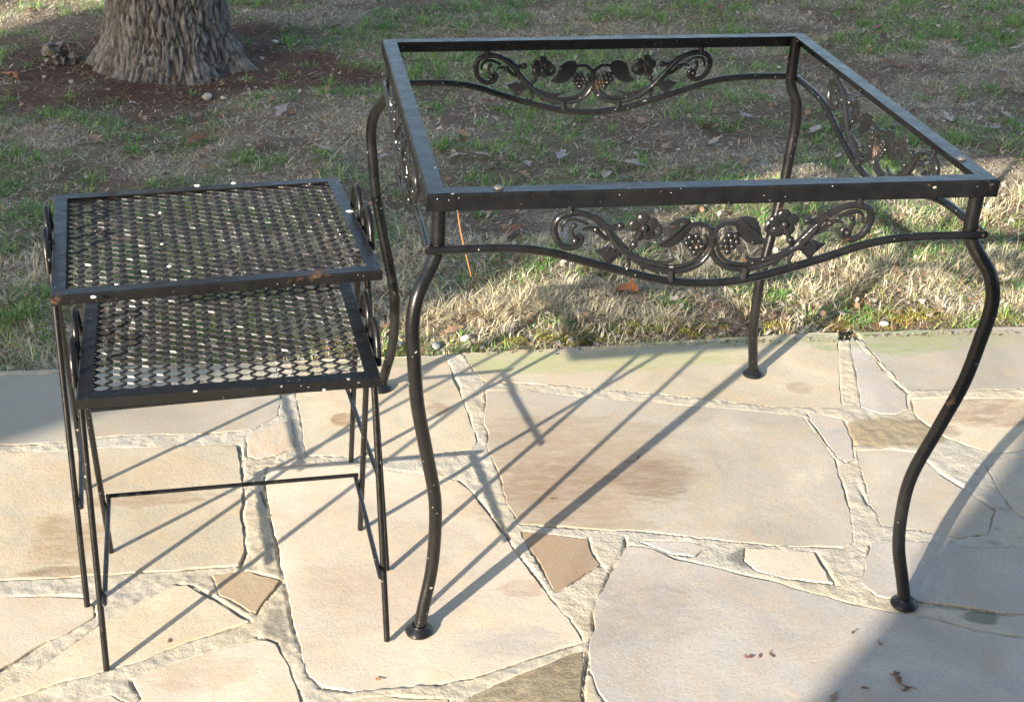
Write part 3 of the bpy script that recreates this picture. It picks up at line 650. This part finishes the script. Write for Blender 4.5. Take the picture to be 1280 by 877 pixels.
for k in range(9):
    a = k * 2.4 + rl.uniform(-.3, .3); z = 2.6 + 0.18 * k; L = rl.uniform(1.5, 2.6)
    d = Vector((math.cos(a), math.sin(a), rl.uniform(.45, .9))); p = [Vector((0, 0, z)) + d * (L * t_) + Vector((rl.uniform(-.12, .12), rl.uniform(-.12, .12), .1 * t_ * L)) * (t_ > 0) for t_ in (0, .3, .6, 1.0)]
    lb.tube(p, [.085, .06, .035, .012], 8, 4)
    for j in range(4):
        q = p[1].lerp(p[3], .2 + .2 * j); e = Vector((rl.uniform(-1, 1), rl.uniform(-1, 1), rl.uniform(.1, .9))).normalized()
        lb.tube([q, q + e * .35, q + e * .7 + Vector((0, 0, .12))], [.02, .012, .004], 6, 3)
lb.tube([(0, 0, 4.1), (.05, .03, 5.0), (-.05, .08, 6.0)], [.15, .09, .02], 8, 4)
lb.build('crown', BARK, tree)
# broken hollow root piece left of the trunk
def lump_mesh(name, R_, r_, seed, sx=1, sy=1, sz=1):
    mb = MB(); vs_, fs = [], []
    for i in range(36):
        for j in range(16):
            a, b = 2 * math.pi * i / 36, 2 * math.pi * j / 16
            q = r_ * (1 + .35 * mnoise.noise(Vector((math.cos(a) * 2, math.sin(a) * 2, b + seed))))
            p = Vector(((R_ + q * math.cos(b)) * math.cos(a), q * math.sin(b) * 1.3, (R_ + q * math.cos(b)) * math.sin(a)))
            p += Vector((mnoise.noise(p * 45 + Vector((seed, 0, 0))), mnoise.noise(p * 45 + Vector((0, seed, 0))), mnoise.noise(p * 45 + Vector((0, 0, seed))))) * .020
            vs_.append((p.x * sx, p.y * sy, p.z * sz))
    for i in range(36):
        for j in range(16): fs.append((i * 16 + j, i * 16 + (j + 1) % 16, ((i + 1) % 36) * 16 + (j + 1) % 16, ((i + 1) % 36) * 16 + j))
    mb.add(vs_, fs); return mb.mesh(name)
p = gz(78, 82, LZ)
root = link('broken_root', lump_mesh('broken_root', .034, .022, 4, 1.1, 1.5, .8), BARK)
root.location = (p[0], p[1] + .03, LZ + .036); root.rotation_euler = (-.3, .3, .35)
me = root.data; ca = me.color_attributes.new('col', 'FLOAT_COLOR', 'POINT'); ca.data.foreach_set('color', np.ones(4 * len(me.vertices), np.float32))
tag(root, 'hollow broken piece of root lying in the brown mulch beside the trunk', 'root')

# ------------------------------------------------------------------ IRON: DINING TABLE
table = empty('dining_table', (0, 0, 0))
tag(table, 'square black wrought iron patio table frame without its glass, on curved legs', 'table')
HW, HT = 0.397, 0.73
def rail_mesh():
    """one mitred length of angle iron along the front: outer face and inward top flange"""
    mb = MB(); t = 0.004; fl = 0.0255; hh = 0.0242; b = 0.003
    prof = [(0, -hh), (0, -b), (b * .3, -b * .3), (b, 0), (fl, 0), (fl, -t), (t, -t), (t, -hh)]     # inset from the outer face, height below the top
    n = 40; vs_ = []; fs = []
    for i in range(n + 1):
        s = -1 + 2 * i / n
        for (d, z) in prof:
            wob = 0.0005 * mnoise.noise(Vector((s * 9, d * 50, z * 50)))
            vs_.append((s * (HW - d), -HW + d + wob, HT + z + wob))
    k = len(prof)
    for i in range(n):
        for j in range(k): fs.append((i * k + j, (i + 1) * k + j, (i + 1) * k + (j + 1) % k, i * k + (j + 1) % k))
    fs.append(tuple(range(k))[::-1]); fs.append(tuple(n * k + j for j in range(k)))
    mb.add(vs_, fs); return mb.mesh('rail', False)
rm = rail_mesh()
LEG = [(.727, -.020), (.70, -.019), (.66, -.0185), (.642, -.017), (.62, -.006), (.592, .011), (.56, .0185), (.53, .019), (.50, .017), (.42, .0105), (.335, -.004), (.24, -.0205), (.17, -.0225), (.105, -.0175), (.05, -.006), (.008, .003)]
def leg_mesh():
    mb = MB(); mb.tube([(-(HW + e), -(HW + e), z) for z, e in LEG], .0101, 14, 5); return mb.mesh('leg')
lm_ = leg_mesh()
pm = MB(); pm.lathe([(.001, .0), (.0215, .0005), (.0225, .004), (.019, .009), (.014, .012), (.012, .015)], (-(HW + .003), -(HW + .003), 0)); pm = pm.mesh('foot_pad')
wm_ = MB(); wr_ = random.Random(8)
for k in range(14): wm_.ball((-.386 + wr_.gauss(0, .005), -.386 + wr_.gauss(0, .005), .649 + wr_.gauss(0, .005)), wr_.uniform(.002, .0045), 8, 6)
wj_ = MB()
for k in range(10): wj_.ball((-.378 + wr_.gauss(0, .006), -.378 + wr_.gauss(0, .006), .712 + wr_.gauss(0, .003)), wr_.uniform(.002, .004), 8, 6)
wm_ = wm_.mesh('weld'); wj_ = wj_.mesh('weld'); RUSTY = mat_plain('rusty_weld', (.10, .055, .032), .75, .6, 130, .5)
APR = [(-.394, .648), (-.36, .649), (-.30, .649), (-.255, .646), (-.215, .638), (-.17, .624), (-.12, .609), (-.06, .593), (0, .587), (.06, .592), (.12, .607), (.17, .622), (.215, .637), (.255, .645), (.30, .648), (.36, .648), (.394, .648)]
AY = -.393
am = MB(); am.tube([(x, AY, z) for x, z in APR], .0060, 12, 4); am = am.mesh('apron_rod')
def oc(c):
    p = on_plane(600 + c[0] / 4.257, 220 + c[1] / 4.257, (0, -.397, 0), (0, 1, 0)); return (p[0] - .003, p[2])
def orn_half(sgn):
    """scrolls, flower, leaves and grapes of one half of the apron casting; sgn -1 mirrors it"""
    g = lambda c, dy=0.0: (sgn * oc(c)[0], AY + dy, oc(c)[1])
    s = MB()
    s.tube([g(c) for c in [(535, 312), (556, 338), (535, 374), (478, 385), (428, 352), (408, 290), (428, 232), (490, 203), (560, 204), (620, 228), (680, 274), (740, 345), (790, 400), (850, 452), (920, 490), (1000, 510), (1090, 508), (1170, 478), (1222, 430), (1250, 370), (1252, 312), (1226, 274), (1180, 260), (1120, 276), (1060, 318), (1000, 350), (955, 372)]],
           [.0036, .004, .0044, .0048, .005, .0052, .0052, .005, .0047, .0047, .005, .0053, .0055, .0055, .0052, .0048, .0047, .0045, .0043, .0042, .004, .0038, .0034, .003, .0026, .002, .0014], 9, 4)
    s.tube([g(c, -.001) for c in [(600, 214), (655, 238), (705, 275), (750, 274)]], [.0036, .0042, .0044, .005], 8, 4); s.ball(g((760, 270), -.001), .0062)
    s.tube([g(c) for c in [(560, 292), (595, 282), (632, 290)]], [.002, .003, .0042], 8, 4); s.ball(g((632, 291)), .0055)
    s.tube([g(c, -.001) for c in [(512, 262), (500, 300), (516, 340)]], [.0034, .0028, .004], 8, 4); s.ball(g((520, 348), -.001), .0062); s.ball(g((515, 268), -.001), .0042)
    s.tube([g(c, -.002) for c in [(690, 282), (715, 330), (755, 385), (800, 420), (870, 446), (940, 463), (1000, 464), (1048, 444)]], [.0036, .005, .005, .0045, .004, .0036, .003, .0022], 8, 4)
    s.tube([g(c, -.001) for c in [(840, 420), (862, 460), (882, 508)]], [.0045, .004, .0018], 8, 3)
    s.tube([g(c, -.002) for c in [(868, 300), (840, 350), (808, 400)]], .0034, 8, 3); s.ball(g((830, 365), -.003), .0058)
    s.tube([g(c) for c in [(1030, 505), (1030, 560)]], .0066, 9, 1); s.tube([g(c) for c in [(492, 205), (496, 160)]], .0055, 9, 1)
    s.tube([g(c, .0005) for c in [(905, 466), (1000, 486), (1090, 482), (1160, 452), (1204, 402), (1222, 350), (1214, 316)]], [.0022, .003, .003, .0028, .0026, .0024, .003], 7, 4)
    s.tube([g(c, -.001) for c in [(925, 330), (952, 322), (975, 300), (968, 268), (940, 256)]], [.0034, .003, .0028, .0026, .0034], 7, 4)
    s.tube([g(c, -.001) for c in [(640, 300), (676, 330), (712, 344)]], [.0038, .0032, .0026], 7, 4)
    s.tube([g(c, -.001) for c in [(800, 440), (806, 480), (784, 506), (760, 496)]], [.0036, .003, .0026, .0034], 7, 4)
    s.tube([g(c) for c in [(448, 300), (456, 262), (490, 236), (540, 240), (590, 262)]], [.002, .0026, .003, .003, .0026], 7, 4)
    fl = MB(); c = g((885, 278), -.002)
    for k in range(5):
        a = k * 2 * math.pi / 5 + .4; fl.ball((c[0] + .0120 * math.cos(a), c[1] + .001, c[2] + .0120 * math.sin(a)), (.0096, .0030, .0096), 12, 8)
    fl.ball((c[0], c[1] - .002, c[2]), .0058)
    gp_ = MB()
    for q in [(1130, 328), (1166, 322), (1148, 352), (1180, 350), (1116, 360), (1136, 384), (1168, 382), (1192, 378), (1154, 408)]: gp_.ball(g(q, -.002), .0056, 9, 6)
    def leaf(outline, vein):
        lf = MB(); O = [g(q) for q in outline]; cx = sum(o[0] for o in O) / len(O); cz = sum(o[2] for o in O) / len(O); n = len(O)
        fr_ = [(x, y - .0015, z) for x, y, z in O]; bk = [(x, y + .0015, z) for x, y, z in O]
        lf.add(fr_ + [(cx, AY - .0055, cz)] + bk + [(cx, AY + .003, cz)],
               [(i, (i + 1) % n, n) for i in range(n)] + [(n + 1 + (i + 1) % n, n + 1 + i, 2 * n + 1) for i in range(n)] + [(i, n + 1 + i, n + 1 + (i + 1) % n, (i + 1) % n) for i in range(n)])
        a, b = g(vein[0], -.004), g(vein[1], -.004); lf.tube([a, ((a[0] + b[0]) / 2, AY - .007, (a[2] + b[2]) / 2), b], [.0018, .002, .001], 6, 3)
        for t_ in (.25, .5, .72):
            m_ = [vein[0][i] + (vein[1][i] - vein[0][i]) * t_ for i in (0, 1)]
            for dq in ((28, -34), (-8, 40)): lf.tube([g(m_, -.0055), g((m_[0] + dq[0], m_[1] + dq[1]), -.0025)], [.0012, .0007], 5)
        return lf
    big = leaf([(948, 374), (985, 340), (1004, 300), (1022, 262), (1056, 238), (1092, 226), (1128, 230), (1142, 256), (1136, 292), (1104, 334), (1066, 366), (1024, 384), (984, 384)], [(955, 372), (1125, 240)])
    sm_ = leaf([(622, 398), (660, 392), (694, 376), (740, 392), (796, 400), (768, 424), (742, 440), (716, 466), (688, 482), (674, 448), (650, 424)], [(790, 405), (640, 405)])
    return s, fl, gp_, big, sm_
halves = [orn_half(1), orn_half(-1)]
om_s = MB()
for h in halves: om_s.add(h[0].v, h[0].f)
om_s.tube([(-.0045, AY, .662), (.0045, AY, .662)], .0045, 8)
om_s = om_s.mesh('ornament')
sub = [(nm, h[k].mesh(nm)) for h in halves for k, nm in ((1, 'flower'), (2, 'grape_cluster'), (3, 'leaf'), (4, 'leaf'))]
for q in range(4):
    rz = q * math.pi / 2
    def put(nm, me, par, rot=rz, mt=IRON):
        o = link(nm, me, mt, par); o.rotation_euler = (0, 0, rot); return o
    put('rail', rm, table); lg = put('leg', lm_, table); put('foot_pad', pm, lg, 0); put('weld', wm_, lg, 0, RUSTY); put('weld', wj_, lg, 0, RUSTY); put('apron_rod', am, table)
    on = put('ornament', om_s, table, rz, CAST)
    for nm, me in sub: put(nm, me, on, 0, CAST)
BUMPER = mat_plain('clear_silicone', (0.10, 0.10, 0.095), 0.12, .2)
bm_ = MB(); bm_.ball((0, 0, .001), (.0068, .0060, .0034), 12, 8); bm_ = bm_.mesh('bumper')
for (u, v) in [(625, 240), (1203, 199)]:
    p = gz(u, v, HT); x, y = p[0], p[1]
    i = HW - .017
    if abs(abs(x) - i) < abs(abs(y) - i): x = math.copysign(i, x)
    else: y = math.copysign(i, y)
    o = link('bumper', bm_, BUMPER, table); o.location = (x, y, HT)

# ------------------------------------------------------------------ IRON: NESTING TABLES
def nest_table(name, label, x, y, yaw, w_, d, h, fw, fd, zs, oy=0.0):
    t = empty(name, (x, y, 0), yaw); tag(t, label, 'side table', 'nesting side tables')
    tf, fh, th_ = .021, .0155, .003
    for sy, sx in ((-1, 0), (1, 0), (0, -1), (0, 1)):
        L = (w_ if sx == 0 else d) / 2; O = (d if sx == 0 else w_) / 2; mb = MB(); b = .002
        prof = [(0, -fh), (0, -b), (b * .3, -b * .3), (b, 0), (tf, 0), (tf, -th_), (th_, -th_), (th_, -fh)]; n = 24; vs_ = []; fs = []; k = len(prof)
        for i in range(n + 1):
            s = -1 + 2 * i / n
            for (q, z) in prof:
                wob = .0006 * mnoise.noise(Vector((s * 8 + sx * 7, q * 40 + sy, z * 40)))
                vs_.append((s * (L - q), -O + q + wob, h + z + wob))
        for i in range(n):
            for j in range(k): fs.append((i * k + j, (i + 1) * k + j, (i + 1) * k + (j + 1) % k, i * k + (j + 1) % k))
        fs.append(tuple(range(k))[::-1]); fs.append(tuple(n * k + j for j in range(k)))
        mb.add(vs_, fs); o = mb.build('rail', IRON, t, False)
        o.rotation_euler = (0, 0, {(-1, 0): 0, (1, 0): math.pi, (0, -1): -math.pi / 2, (0, 1): math.pi / 2}[(sy, sx)])
    # expanded metal: zigzag strands that meet at short bonds
    lw, sw = .0400, .0194; ix, iy = w_ / 2 - .012, d / 2 - .012; mb = MB()
    hw_, tk = .0019, .0008
    ny_ = int(2 * iy / (sw / 2)); 
    for j in range(ny_ + 1):
        yc = -iy + j * sw / 2; ph = j % 2; pts = []
        for i in range(int(2 * ix / (lw / 2)) + 1):
            xx = -ix + i * lw / 2; up = 1 if (i + ph) % 2 == 0 else -1; yv = yc + up * (sw / 4 - .0006)
            pts += [(xx - .0062, yv - up * .0013, 0), (xx - .0040, yv + (yw := random.gauss(.0008, .00035)), 1), (xx + .0040, yv - yw, 1), (xx + .0062, yv - up * .0013, 0)]
        pts = [q for q in pts if -ix - .001 <= q[0] <= ix + .001]
        zc = h - .0055; vs_ = []; fs = []
        for (px_, py_, bd) in pts:
            ti = math.radians(random.gauss(62, 4) if bd else 26); ca_, sa_ = math.cos(ti), math.sin(ti); hq = .0012 if bd else hw_
            jx = .0004 * mnoise.noise(Vector((px_ * 80, py_ * 80, 1)))
            for (a, b) in ((-hq, -tk), (hq, -tk), (hq, tk), (-hq, tk)):
                vs_.append((px_, py_ + a * ca_ - b * sa_ + jx, zc + a * sa_ + b * ca_))
        for i in range(len(pts) - 1):
            for k in range(4): fs.append((i * 4 + k, (i + 1) * 4 + k, (i + 1) * 4 + (k + 1) % 4, i * 4 + (k + 1) % 4))
        fs.append((0, 1, 2, 3)); e = 4 * (len(pts) - 1); fs.append((e + 3, e + 2, e + 1, e))
        mb.add(vs_, fs)
    mb.build('expanded_mesh', MESH, t, False)
    # legs: a rod that rises past the rim, loops over and comes back to the rail
    rr = .0049; xo = w_ / 2 + rr + .0005; xf = fw / 2; lean = (xf - xo) / h
    X_ = lambda z: xo + (xf - xo) * (1 - min(z, h) / h)
    for sx in (-1, 1):
        for sy in (-1, 1):
            mb = MB(); fy_ = fd / 2; iy_ = .014; ty = lambda z: iy_ + (fy_ - iy_) * (1 - z / (h + .005))
            pts = [(X_(z), ty(z), z) for z in (0.003, h * .33, h * .66, h * .9, h)]
            pts += [(xo, iy_ + .004, h + .018), (xo, iy_ + .016, h + .031), (xo, iy_ + .033, h + .037), (xo, iy_ + .050, h + .030), (xo, iy_ + .062, h + .014), (xo, iy_ + .068, h - .004), (xo, iy_ + .071, h - .016)]
            mb.tube([(sx * a, sy * b + oy, c) for a, b, c in pts], rr, 10, 5); mb.build('leg', IRON, t)
        mb = MB(); yb = fd / 2 * (1 - zs / h) + .012; xs_ = X_(zs) - rr - .0035
        mb.tube([(sx * xs_, oy - yb - .020, zs), (sx * xs_, oy + yb + .014, zs)], .0040, 8); mb.build('side_stretcher', IRON, t)
    mb = MB(); yb = fd / 2 * (1 - zs / h) + .012; xs_ = X_(zs) - rr
    mb.tube([(-xs_, oy + yb + .006, zs + .008), (xs_, oy + yb + .006, zs + .008)], .0036, 8); mb.build('back_stretcher', IRON, t)
    return t
nest_table('side_table', 'larger and taller of two nesting side tables, black mesh top, partly over the smaller one', -0.704, -0.088, 0.115, 0.474, 0.402, 0.563, 0.494, 0.358, .178)
nest_table('side_table', 'smaller nesting side table with black mesh top, pulled out from under the taller one', -0.6816, -0.248, 0.074, 0.418, 0.370, 0.470, 0.431, 0.313, .122, -.035)

# ------------------------------------------------------------------ LEAVES AND LITTER
def leaf_mesh(L, seed, lobes=3, curl=.5):
    r_ = random.Random(seed); n = 26; mb = MB(); left, right, mid = [], [], []
    for i in range(n + 1):
        t = i / n; env = math.sin(math.pi * min(1, t * 1.02)) ** .75 * (.5 + .5 * t) * .36
        wv = 1 - .55 * (.5 + .5 * math.cos(2 * math.pi * t * (lobes + .5) + 1)) * (0.08 < t < .95)
        wl, wr_ = env * wv * r_.uniform(.88, 1.1) + .004, env * wv * r_.uniform(.88, 1.1) + .004
        zc = curl * L * (.18 * math.sin(t * 3 + seed) + .10 * math.cos(t * 5 + seed)); up = curl * (.45 + .3 * math.sin(seed + t * 4))
        x = t * L
        mid.append((x, 0, zc)); left.append((x - .12 * wl * L, wl * L, zc + up * wl * L)); right.append((x - .12 * wr_ * L, -wr_ * L, zc + up * 1.2 * wr_ * L))
    vs_ = left + mid + right; k = n + 1
    lo = min(v[2] for v in vs_); vs_ = [(a - L / 2, b, c - lo) for a, b, c in vs_]; fs = []
    for i in range(n): fs += [(i, i + 1, k + i + 1, k + i), (k + i, k + i + 1, 2 * k + i + 1, 2 * k + i)]
    th_ = .0006; nb = len(vs_); vs_ += [(a, b, c + th_) for a, b, c in vs_]; fs += [tuple(q + nb for q in f[::-1]) for f in fs]
    mb.add(vs_, fs); mb.tube([(-L / 2, 0, mid[0][2] - lo), (-L / 2 - L * .14, .004, mid[0][2] - lo + .002)], [.0009, .0006], 5); return mb.mesh('fallen_leaf')
def mat_leaf(name, c):
    t = NT(name); co = t.coord(True); n = t.noise(90, 5, .65, co); v = t.noise(28, 3, .5, co)
    col = t.mix(t.ramp(n, [(.3, 0.0), (.7, 1.0)]), tuple(q * .72 for q in c), tuple(min(1, q * 1.2) for q in c)); col = t.mix(t.ramp(v, [(.55, 0.0), (.7, .5)]), col, tuple(q * .45 for q in c))
    t.principled(col, .6, t.bump(n, .5, .003), .35); return t.m
LM = {'pale': mat_leaf('pale_leaf', (.42, .36, .31)), 'tan': mat_leaf('tan_leaf', (.33, .22, .13)), 'brown': mat_leaf('brown_leaf', (.19, .10, .06)), 'orange': mat_leaf('orange_leaf', (.50, .165, .05)), 'yellow': mat_leaf('yellow_leaf', (.62, .44, .18)), 'grey': mat_leaf('grey_leaf', (.34, .31, .31)), 'red': mat_leaf('red_leaf', (.24, .09, .09))}
ME = {}
def put_leaf(u, v, L, mk, label, group, seed, curl=.5, tilt=(0, 0), dz=.006, z=None):
    key = (round(L, 3), seed % 7, mk, round(curl, 1))
    if key not in ME: ME[key] = leaf_mesh(L, seed % 7 + 1, 2 + seed % 3, curl)
    p = gz(u, v, LZ)
    o = link('fallen_leaf', ME[key], LM[mk]); hz = float(lawn_h(np.array([p[0]]), np.array([p[1]]))[0]) if z is None else z
    o.location = (p[0], p[1], hz + dz); o.rotation_euler = (tilt[0], tilt[1], seed * 1.7)
    return tag(o, label, 'leaf', group)
put_leaf(785, 374, .098, 'orange', 'large curled orange oak leaf in sunlit grass behind the table apron', 'fallen leaves', 3, .8, (.5, -.1), .016)
put_leaf(920, 294, .07, 'yellow', 'pale yellow oak leaf in sunlit grass beside the table leg', 'fallen leaves', 8, .6, (.35, .1), .02)
put_leaf(845, 362, .06, 'orange', 'small orange leaf half buried in dry grass behind the apron rod', 'fallen leaves', 12, .6, (.2, .1), .01)
put_leaf(1275, 118, .06, 'brown', 'dark brown leaf on the lawn past the table corner', 'fallen leaves', 9, .5)
put_leaf(13, 104, .11, 'orange', 'orange-brown leaf lying in the mulch left of the trunk', 'fallen leaves', 5, .4, (.1, 0), .006)
put_leaf(1096, 44, .08, 'red', 'dull red leaf on the lawn far behind the table', 'fallen leaves', 6, .5, (.3, 0), .012)
put_leaf(588, 402, .07, 'tan', 'brown leaf standing on edge in litter by the patio edge', 'fallen leaves', 2, .7, (.9, .3), .012)
put_leaf(566, 418, .06, 'tan', 'flat tan leaf in needle litter touching the patio edge', 'fallen leaves', 4, .5, (.3, .1), .008)
G = 'pale leaves on the shaded lawn'
PALE_ = [(601, 201), (701, 201), (801, 192), (831, 192), (794, 211), (659, 212), (572, 203), (887, 164), (892, 182), (932, 151), (1018, 169), (656, 226), (759, 226), (1252, 97), (1213, 53), (1186, 53), (1183, 157), (1242, 166), (1257, 149), (1257, 115), (1208, 25), (640, 250), (690, 245), (1165, 117), (405, 193), (352, 150), (165, 135), (930, 205), (1060, 130), (1150, 75), (1270, 60), (740, 20), (480, 200), (700, 300), (1090, 170), (970, 30), (1005, 120)]
for k, (u, v) in enumerate(PALE_):
    put_leaf(u, v, (.06, .075, .05)[k % 3], ('pale', 'grey', 'pale', 'tan')[k % 4], 'small %s curled oak leaf lying on the shaded lawn' % ('pale', 'greyish', 'pale', 'tan')[k % 4], G, k + 20, .55, (random.uniform(-.2, .2), random.uniform(-.2, .2)), .014)
G = 'brown leaves on the shaded lawn'
for k, (u, v) in enumerate([(615, 139), (801, 162), (1121, 87), (247, 148), (246, 179), (180, 152), (640, 292), (580, 180), (860, 215), (120, 180), (330, 190), (760, 260), (1030, 60), (420, 40), (900, 20)]):
    put_leaf(u, v, (.08, .07)[k % 2], ('brown', 'tan')[k % 2], 'brown curled oak leaf lying on the shaded lawn', G, k + 70, .6, (random.uniform(-.3, .3), random.uniform(-.2, .2)), .014)
# scraps of leaf on the paving
G = 'leaf scraps on the paving'
fm = [leaf_mesh(L, s, 2, .3) for L, s in ((.022, 3), (.014, 5), (.010, 2))]
for k, (u, v, j, mk) in enumerate([(937, 822, 1, 'red'), (950, 820, 2, 'red'), (472, 849, 2, 'orange'), (1066, 791, 2, 'brown'), (1100, 805, 2, 'tan'), (1120, 843, 1, 'brown'), (1124, 849, 1, 'brown'), (1080, 860, 2, 'brown'), (1042, 872, 0, 'tan'), (965, 820, 2, 'brown'), (1133, 862, 1, 'brown'), (212, 801, 2, 'brown'), (690, 624, 2, 'brown'), (797, 573, 2, 'brown')]):
    p = gz(u, v); o = link('leaf_scrap', fm[j].copy(), LM[mk]); o.data.materials.clear(); o.data.materials.append(LM[mk])
    o.location = (p[0], p[1], .002); o.rotation_euler = (0, 0, k * 1.3); tag(o, 'tiny dry leaf scrap lying on a flagstone', 'leaf scrap', G)
mb = MB(); pts = [gz(u, v, .004) for u, v in ((1118, 838), (1122, 850), (1130, 856), (1146, 860))]; mb.tube([tuple(p) for p in pts], [.0012, .0016, .0014, .0006], 6, 4)
tag(mb.build('twig', LM['brown']), 'thin dark twig on the large front flagstone', 'twig')
mb = MB(); pts = [on_plane(u, v, (0, -.372, 0), (0, 1, 0)) for u, v in ((572, 262), (575, 285), (581, 312), (589, 346))]; mb.tube([tuple(p) for p in pts], [.0009, .0011, .0011, .0005], 6, 4)
tag(mb.build('pine_needle', mat_plain('orange_needle', (.42, .19, .08), .5)), 'single orange pine needle hanging from the table rail', 'pine needle')
def pebble(r_, seed):
    mb = MB(); mb.ball((0, 0, 0), (r_, r_ * .75, r_ * .55), 16, 11)
    mb.v = [tuple(Vector(v) * (1 + .35 * mnoise.noise(Vector(v) * (1.1 / r_) + Vector((seed, 0, 0))))) for v in mb.v]; return mb.mesh('pebble')
WHITE = mat_plain('pale_stone', (.55, .5, .44), .8, .2, 30, .4); GRY = mat_plain('grey_stone', (.26, .27, .27), .85, .3, 60, .5)
for (u, v, r_, mt, lb_) in [(582, 428, .013, WHITE, 'white pebble in the litter against the patio edge'), (545, 434, .014, GRY, 'grey pebble wedged at the patio edge between two table legs'), (1105, 406, .011, WHITE, 'pale chip of stone standing at the patio edge beyond the table'),
                            (259, 124, .02, WHITE, 'pale stone in the bare earth before the trunk'), (279, 124, .011, WHITE, 'small white stone beside the pale stone before the trunk'), (345, 58, .014, WHITE, 'small white stone on bare earth right of the trunk'), (497, 437, .013, GRY, 'grey pebble at the patio edge behind the side tables')]:
    p = gz(u, v, LZ); hz = float(lawn_h(np.array([p[0]]), np.array([p[1]]))[0]); o = link('pebble', pebble(r_, u), mt); o.location = (p[0], max(p[1], .58), hz + r_ * .45 + .004); o.rotation_euler = (0, 0, u); tag(o, lb_, 'pebble')
# white droppings on the iron tops
WD = mat_plain('white_dropping', (.8, .79, .75), .7, .08, 80, .3)
G = 'white droppings on the side tables'
for k, (u, v, z, r_) in enumerate([(247, 232, .5633, .0045), (292, 229, .5633, .0038), (437, 264, .5633, .0045), (117, 371, .5633, .004), (203, 305, .5605, .002), (200, 266, .5605, .0022), (212, 333, .5605, .0025), (146, 356, .5605, .0025)]):
    mb = MB(); mb.ball((0, 0, 0), (r_ * 1.25, r_, .0016), 12, 6); mb.v = [tuple(Vector(q) * (1 + .3 * mnoise.noise(Vector((q[0] * 300 + k, q[1] * 300, 0))))) for q in mb.v]
    p = gz(u, v, z); o = mb.build('bird_dropping', WD); o.location = (p[0], p[1], z); tag(o, 'white dried dropping on the %s of the taller side table' % ('rim' if z > .562 else 'mesh top'), 'dropping', G)

# ------------------------------------------------------------------ SHADE HOUSE: unseen, added behind the viewpoint to cast the shade
SID = mat_plain('painted_siding', (.55, .53, .49), .7, .06, 6, .1); ROOF = mat_plain('roof_shingle', (.09, .085, .08), .9, .3, 30, .5)
shade_house = empty('shade_house', (0, -4.0, 0)); tag(shade_house, 'unseen facade added behind the viewpoint, its opening shaped to shade the patio and lawn', 'shade_house')
def siding(x0, x1, z0, z1):
    mb = MB(); z = z0
    while z < z1 - .01:
        t_ = min(z + .18, z1); mb.add([(x0, 0, z), (x1, 0, z), (x1, -.03, t_), (x0, -.03, t_), (x0, -.25, z), (x1, -.25, z), (x1, -.25, t_), (x0, -.25, t_)],
               [(0, 1, 2, 3), (5, 4, 7, 6), (4, 0, 3, 7), (1, 5, 6, 2), (3, 2, 6, 7), (4, 5, 1, 0)]); z = t_
    return mb
BX0, BX1, BZ = -5.46, -3.07, 2.88
siding(-8.9, BX0, -.14, BZ).build('shade_wall', SID, shade_house, False); siding(BX1, 5.0, -.012, BZ).build('shade_wall', SID, shade_house, False)
siding(-8.9, 5.0, BZ + .002, 4.3).build('upper_shade_wall', SID, shade_house, False)
mb = MB(); mb.add([(x_, y_, z_) for y_ in (-.04, -.2) for x_, z_ in ((BX0, 2.08), (-5.08, 2.36), (-4.76, BZ), (BX0, BZ))], [(0, 1, 2, 3), (7, 6, 5, 4), (0, 4, 5, 1), (1, 5, 6, 2), (2, 6, 7, 3), (3, 7, 4, 0)]); mb.build('shade_bracket', SID, shade_house, False)  # added slanted panel, shaped to trim the sunlit patch on the lawn
mb = MB(); mb.box((-9.1, -.55, 4.302), (5.2, .35, 4.42)); mb.build('shade_roof', ROOF, shade_house, False)

# ------------------------------------------------------------------ render
sc.render.engine = 'CYCLES'
sc.render.resolution_x = 1024; sc.render.resolution_y = 701
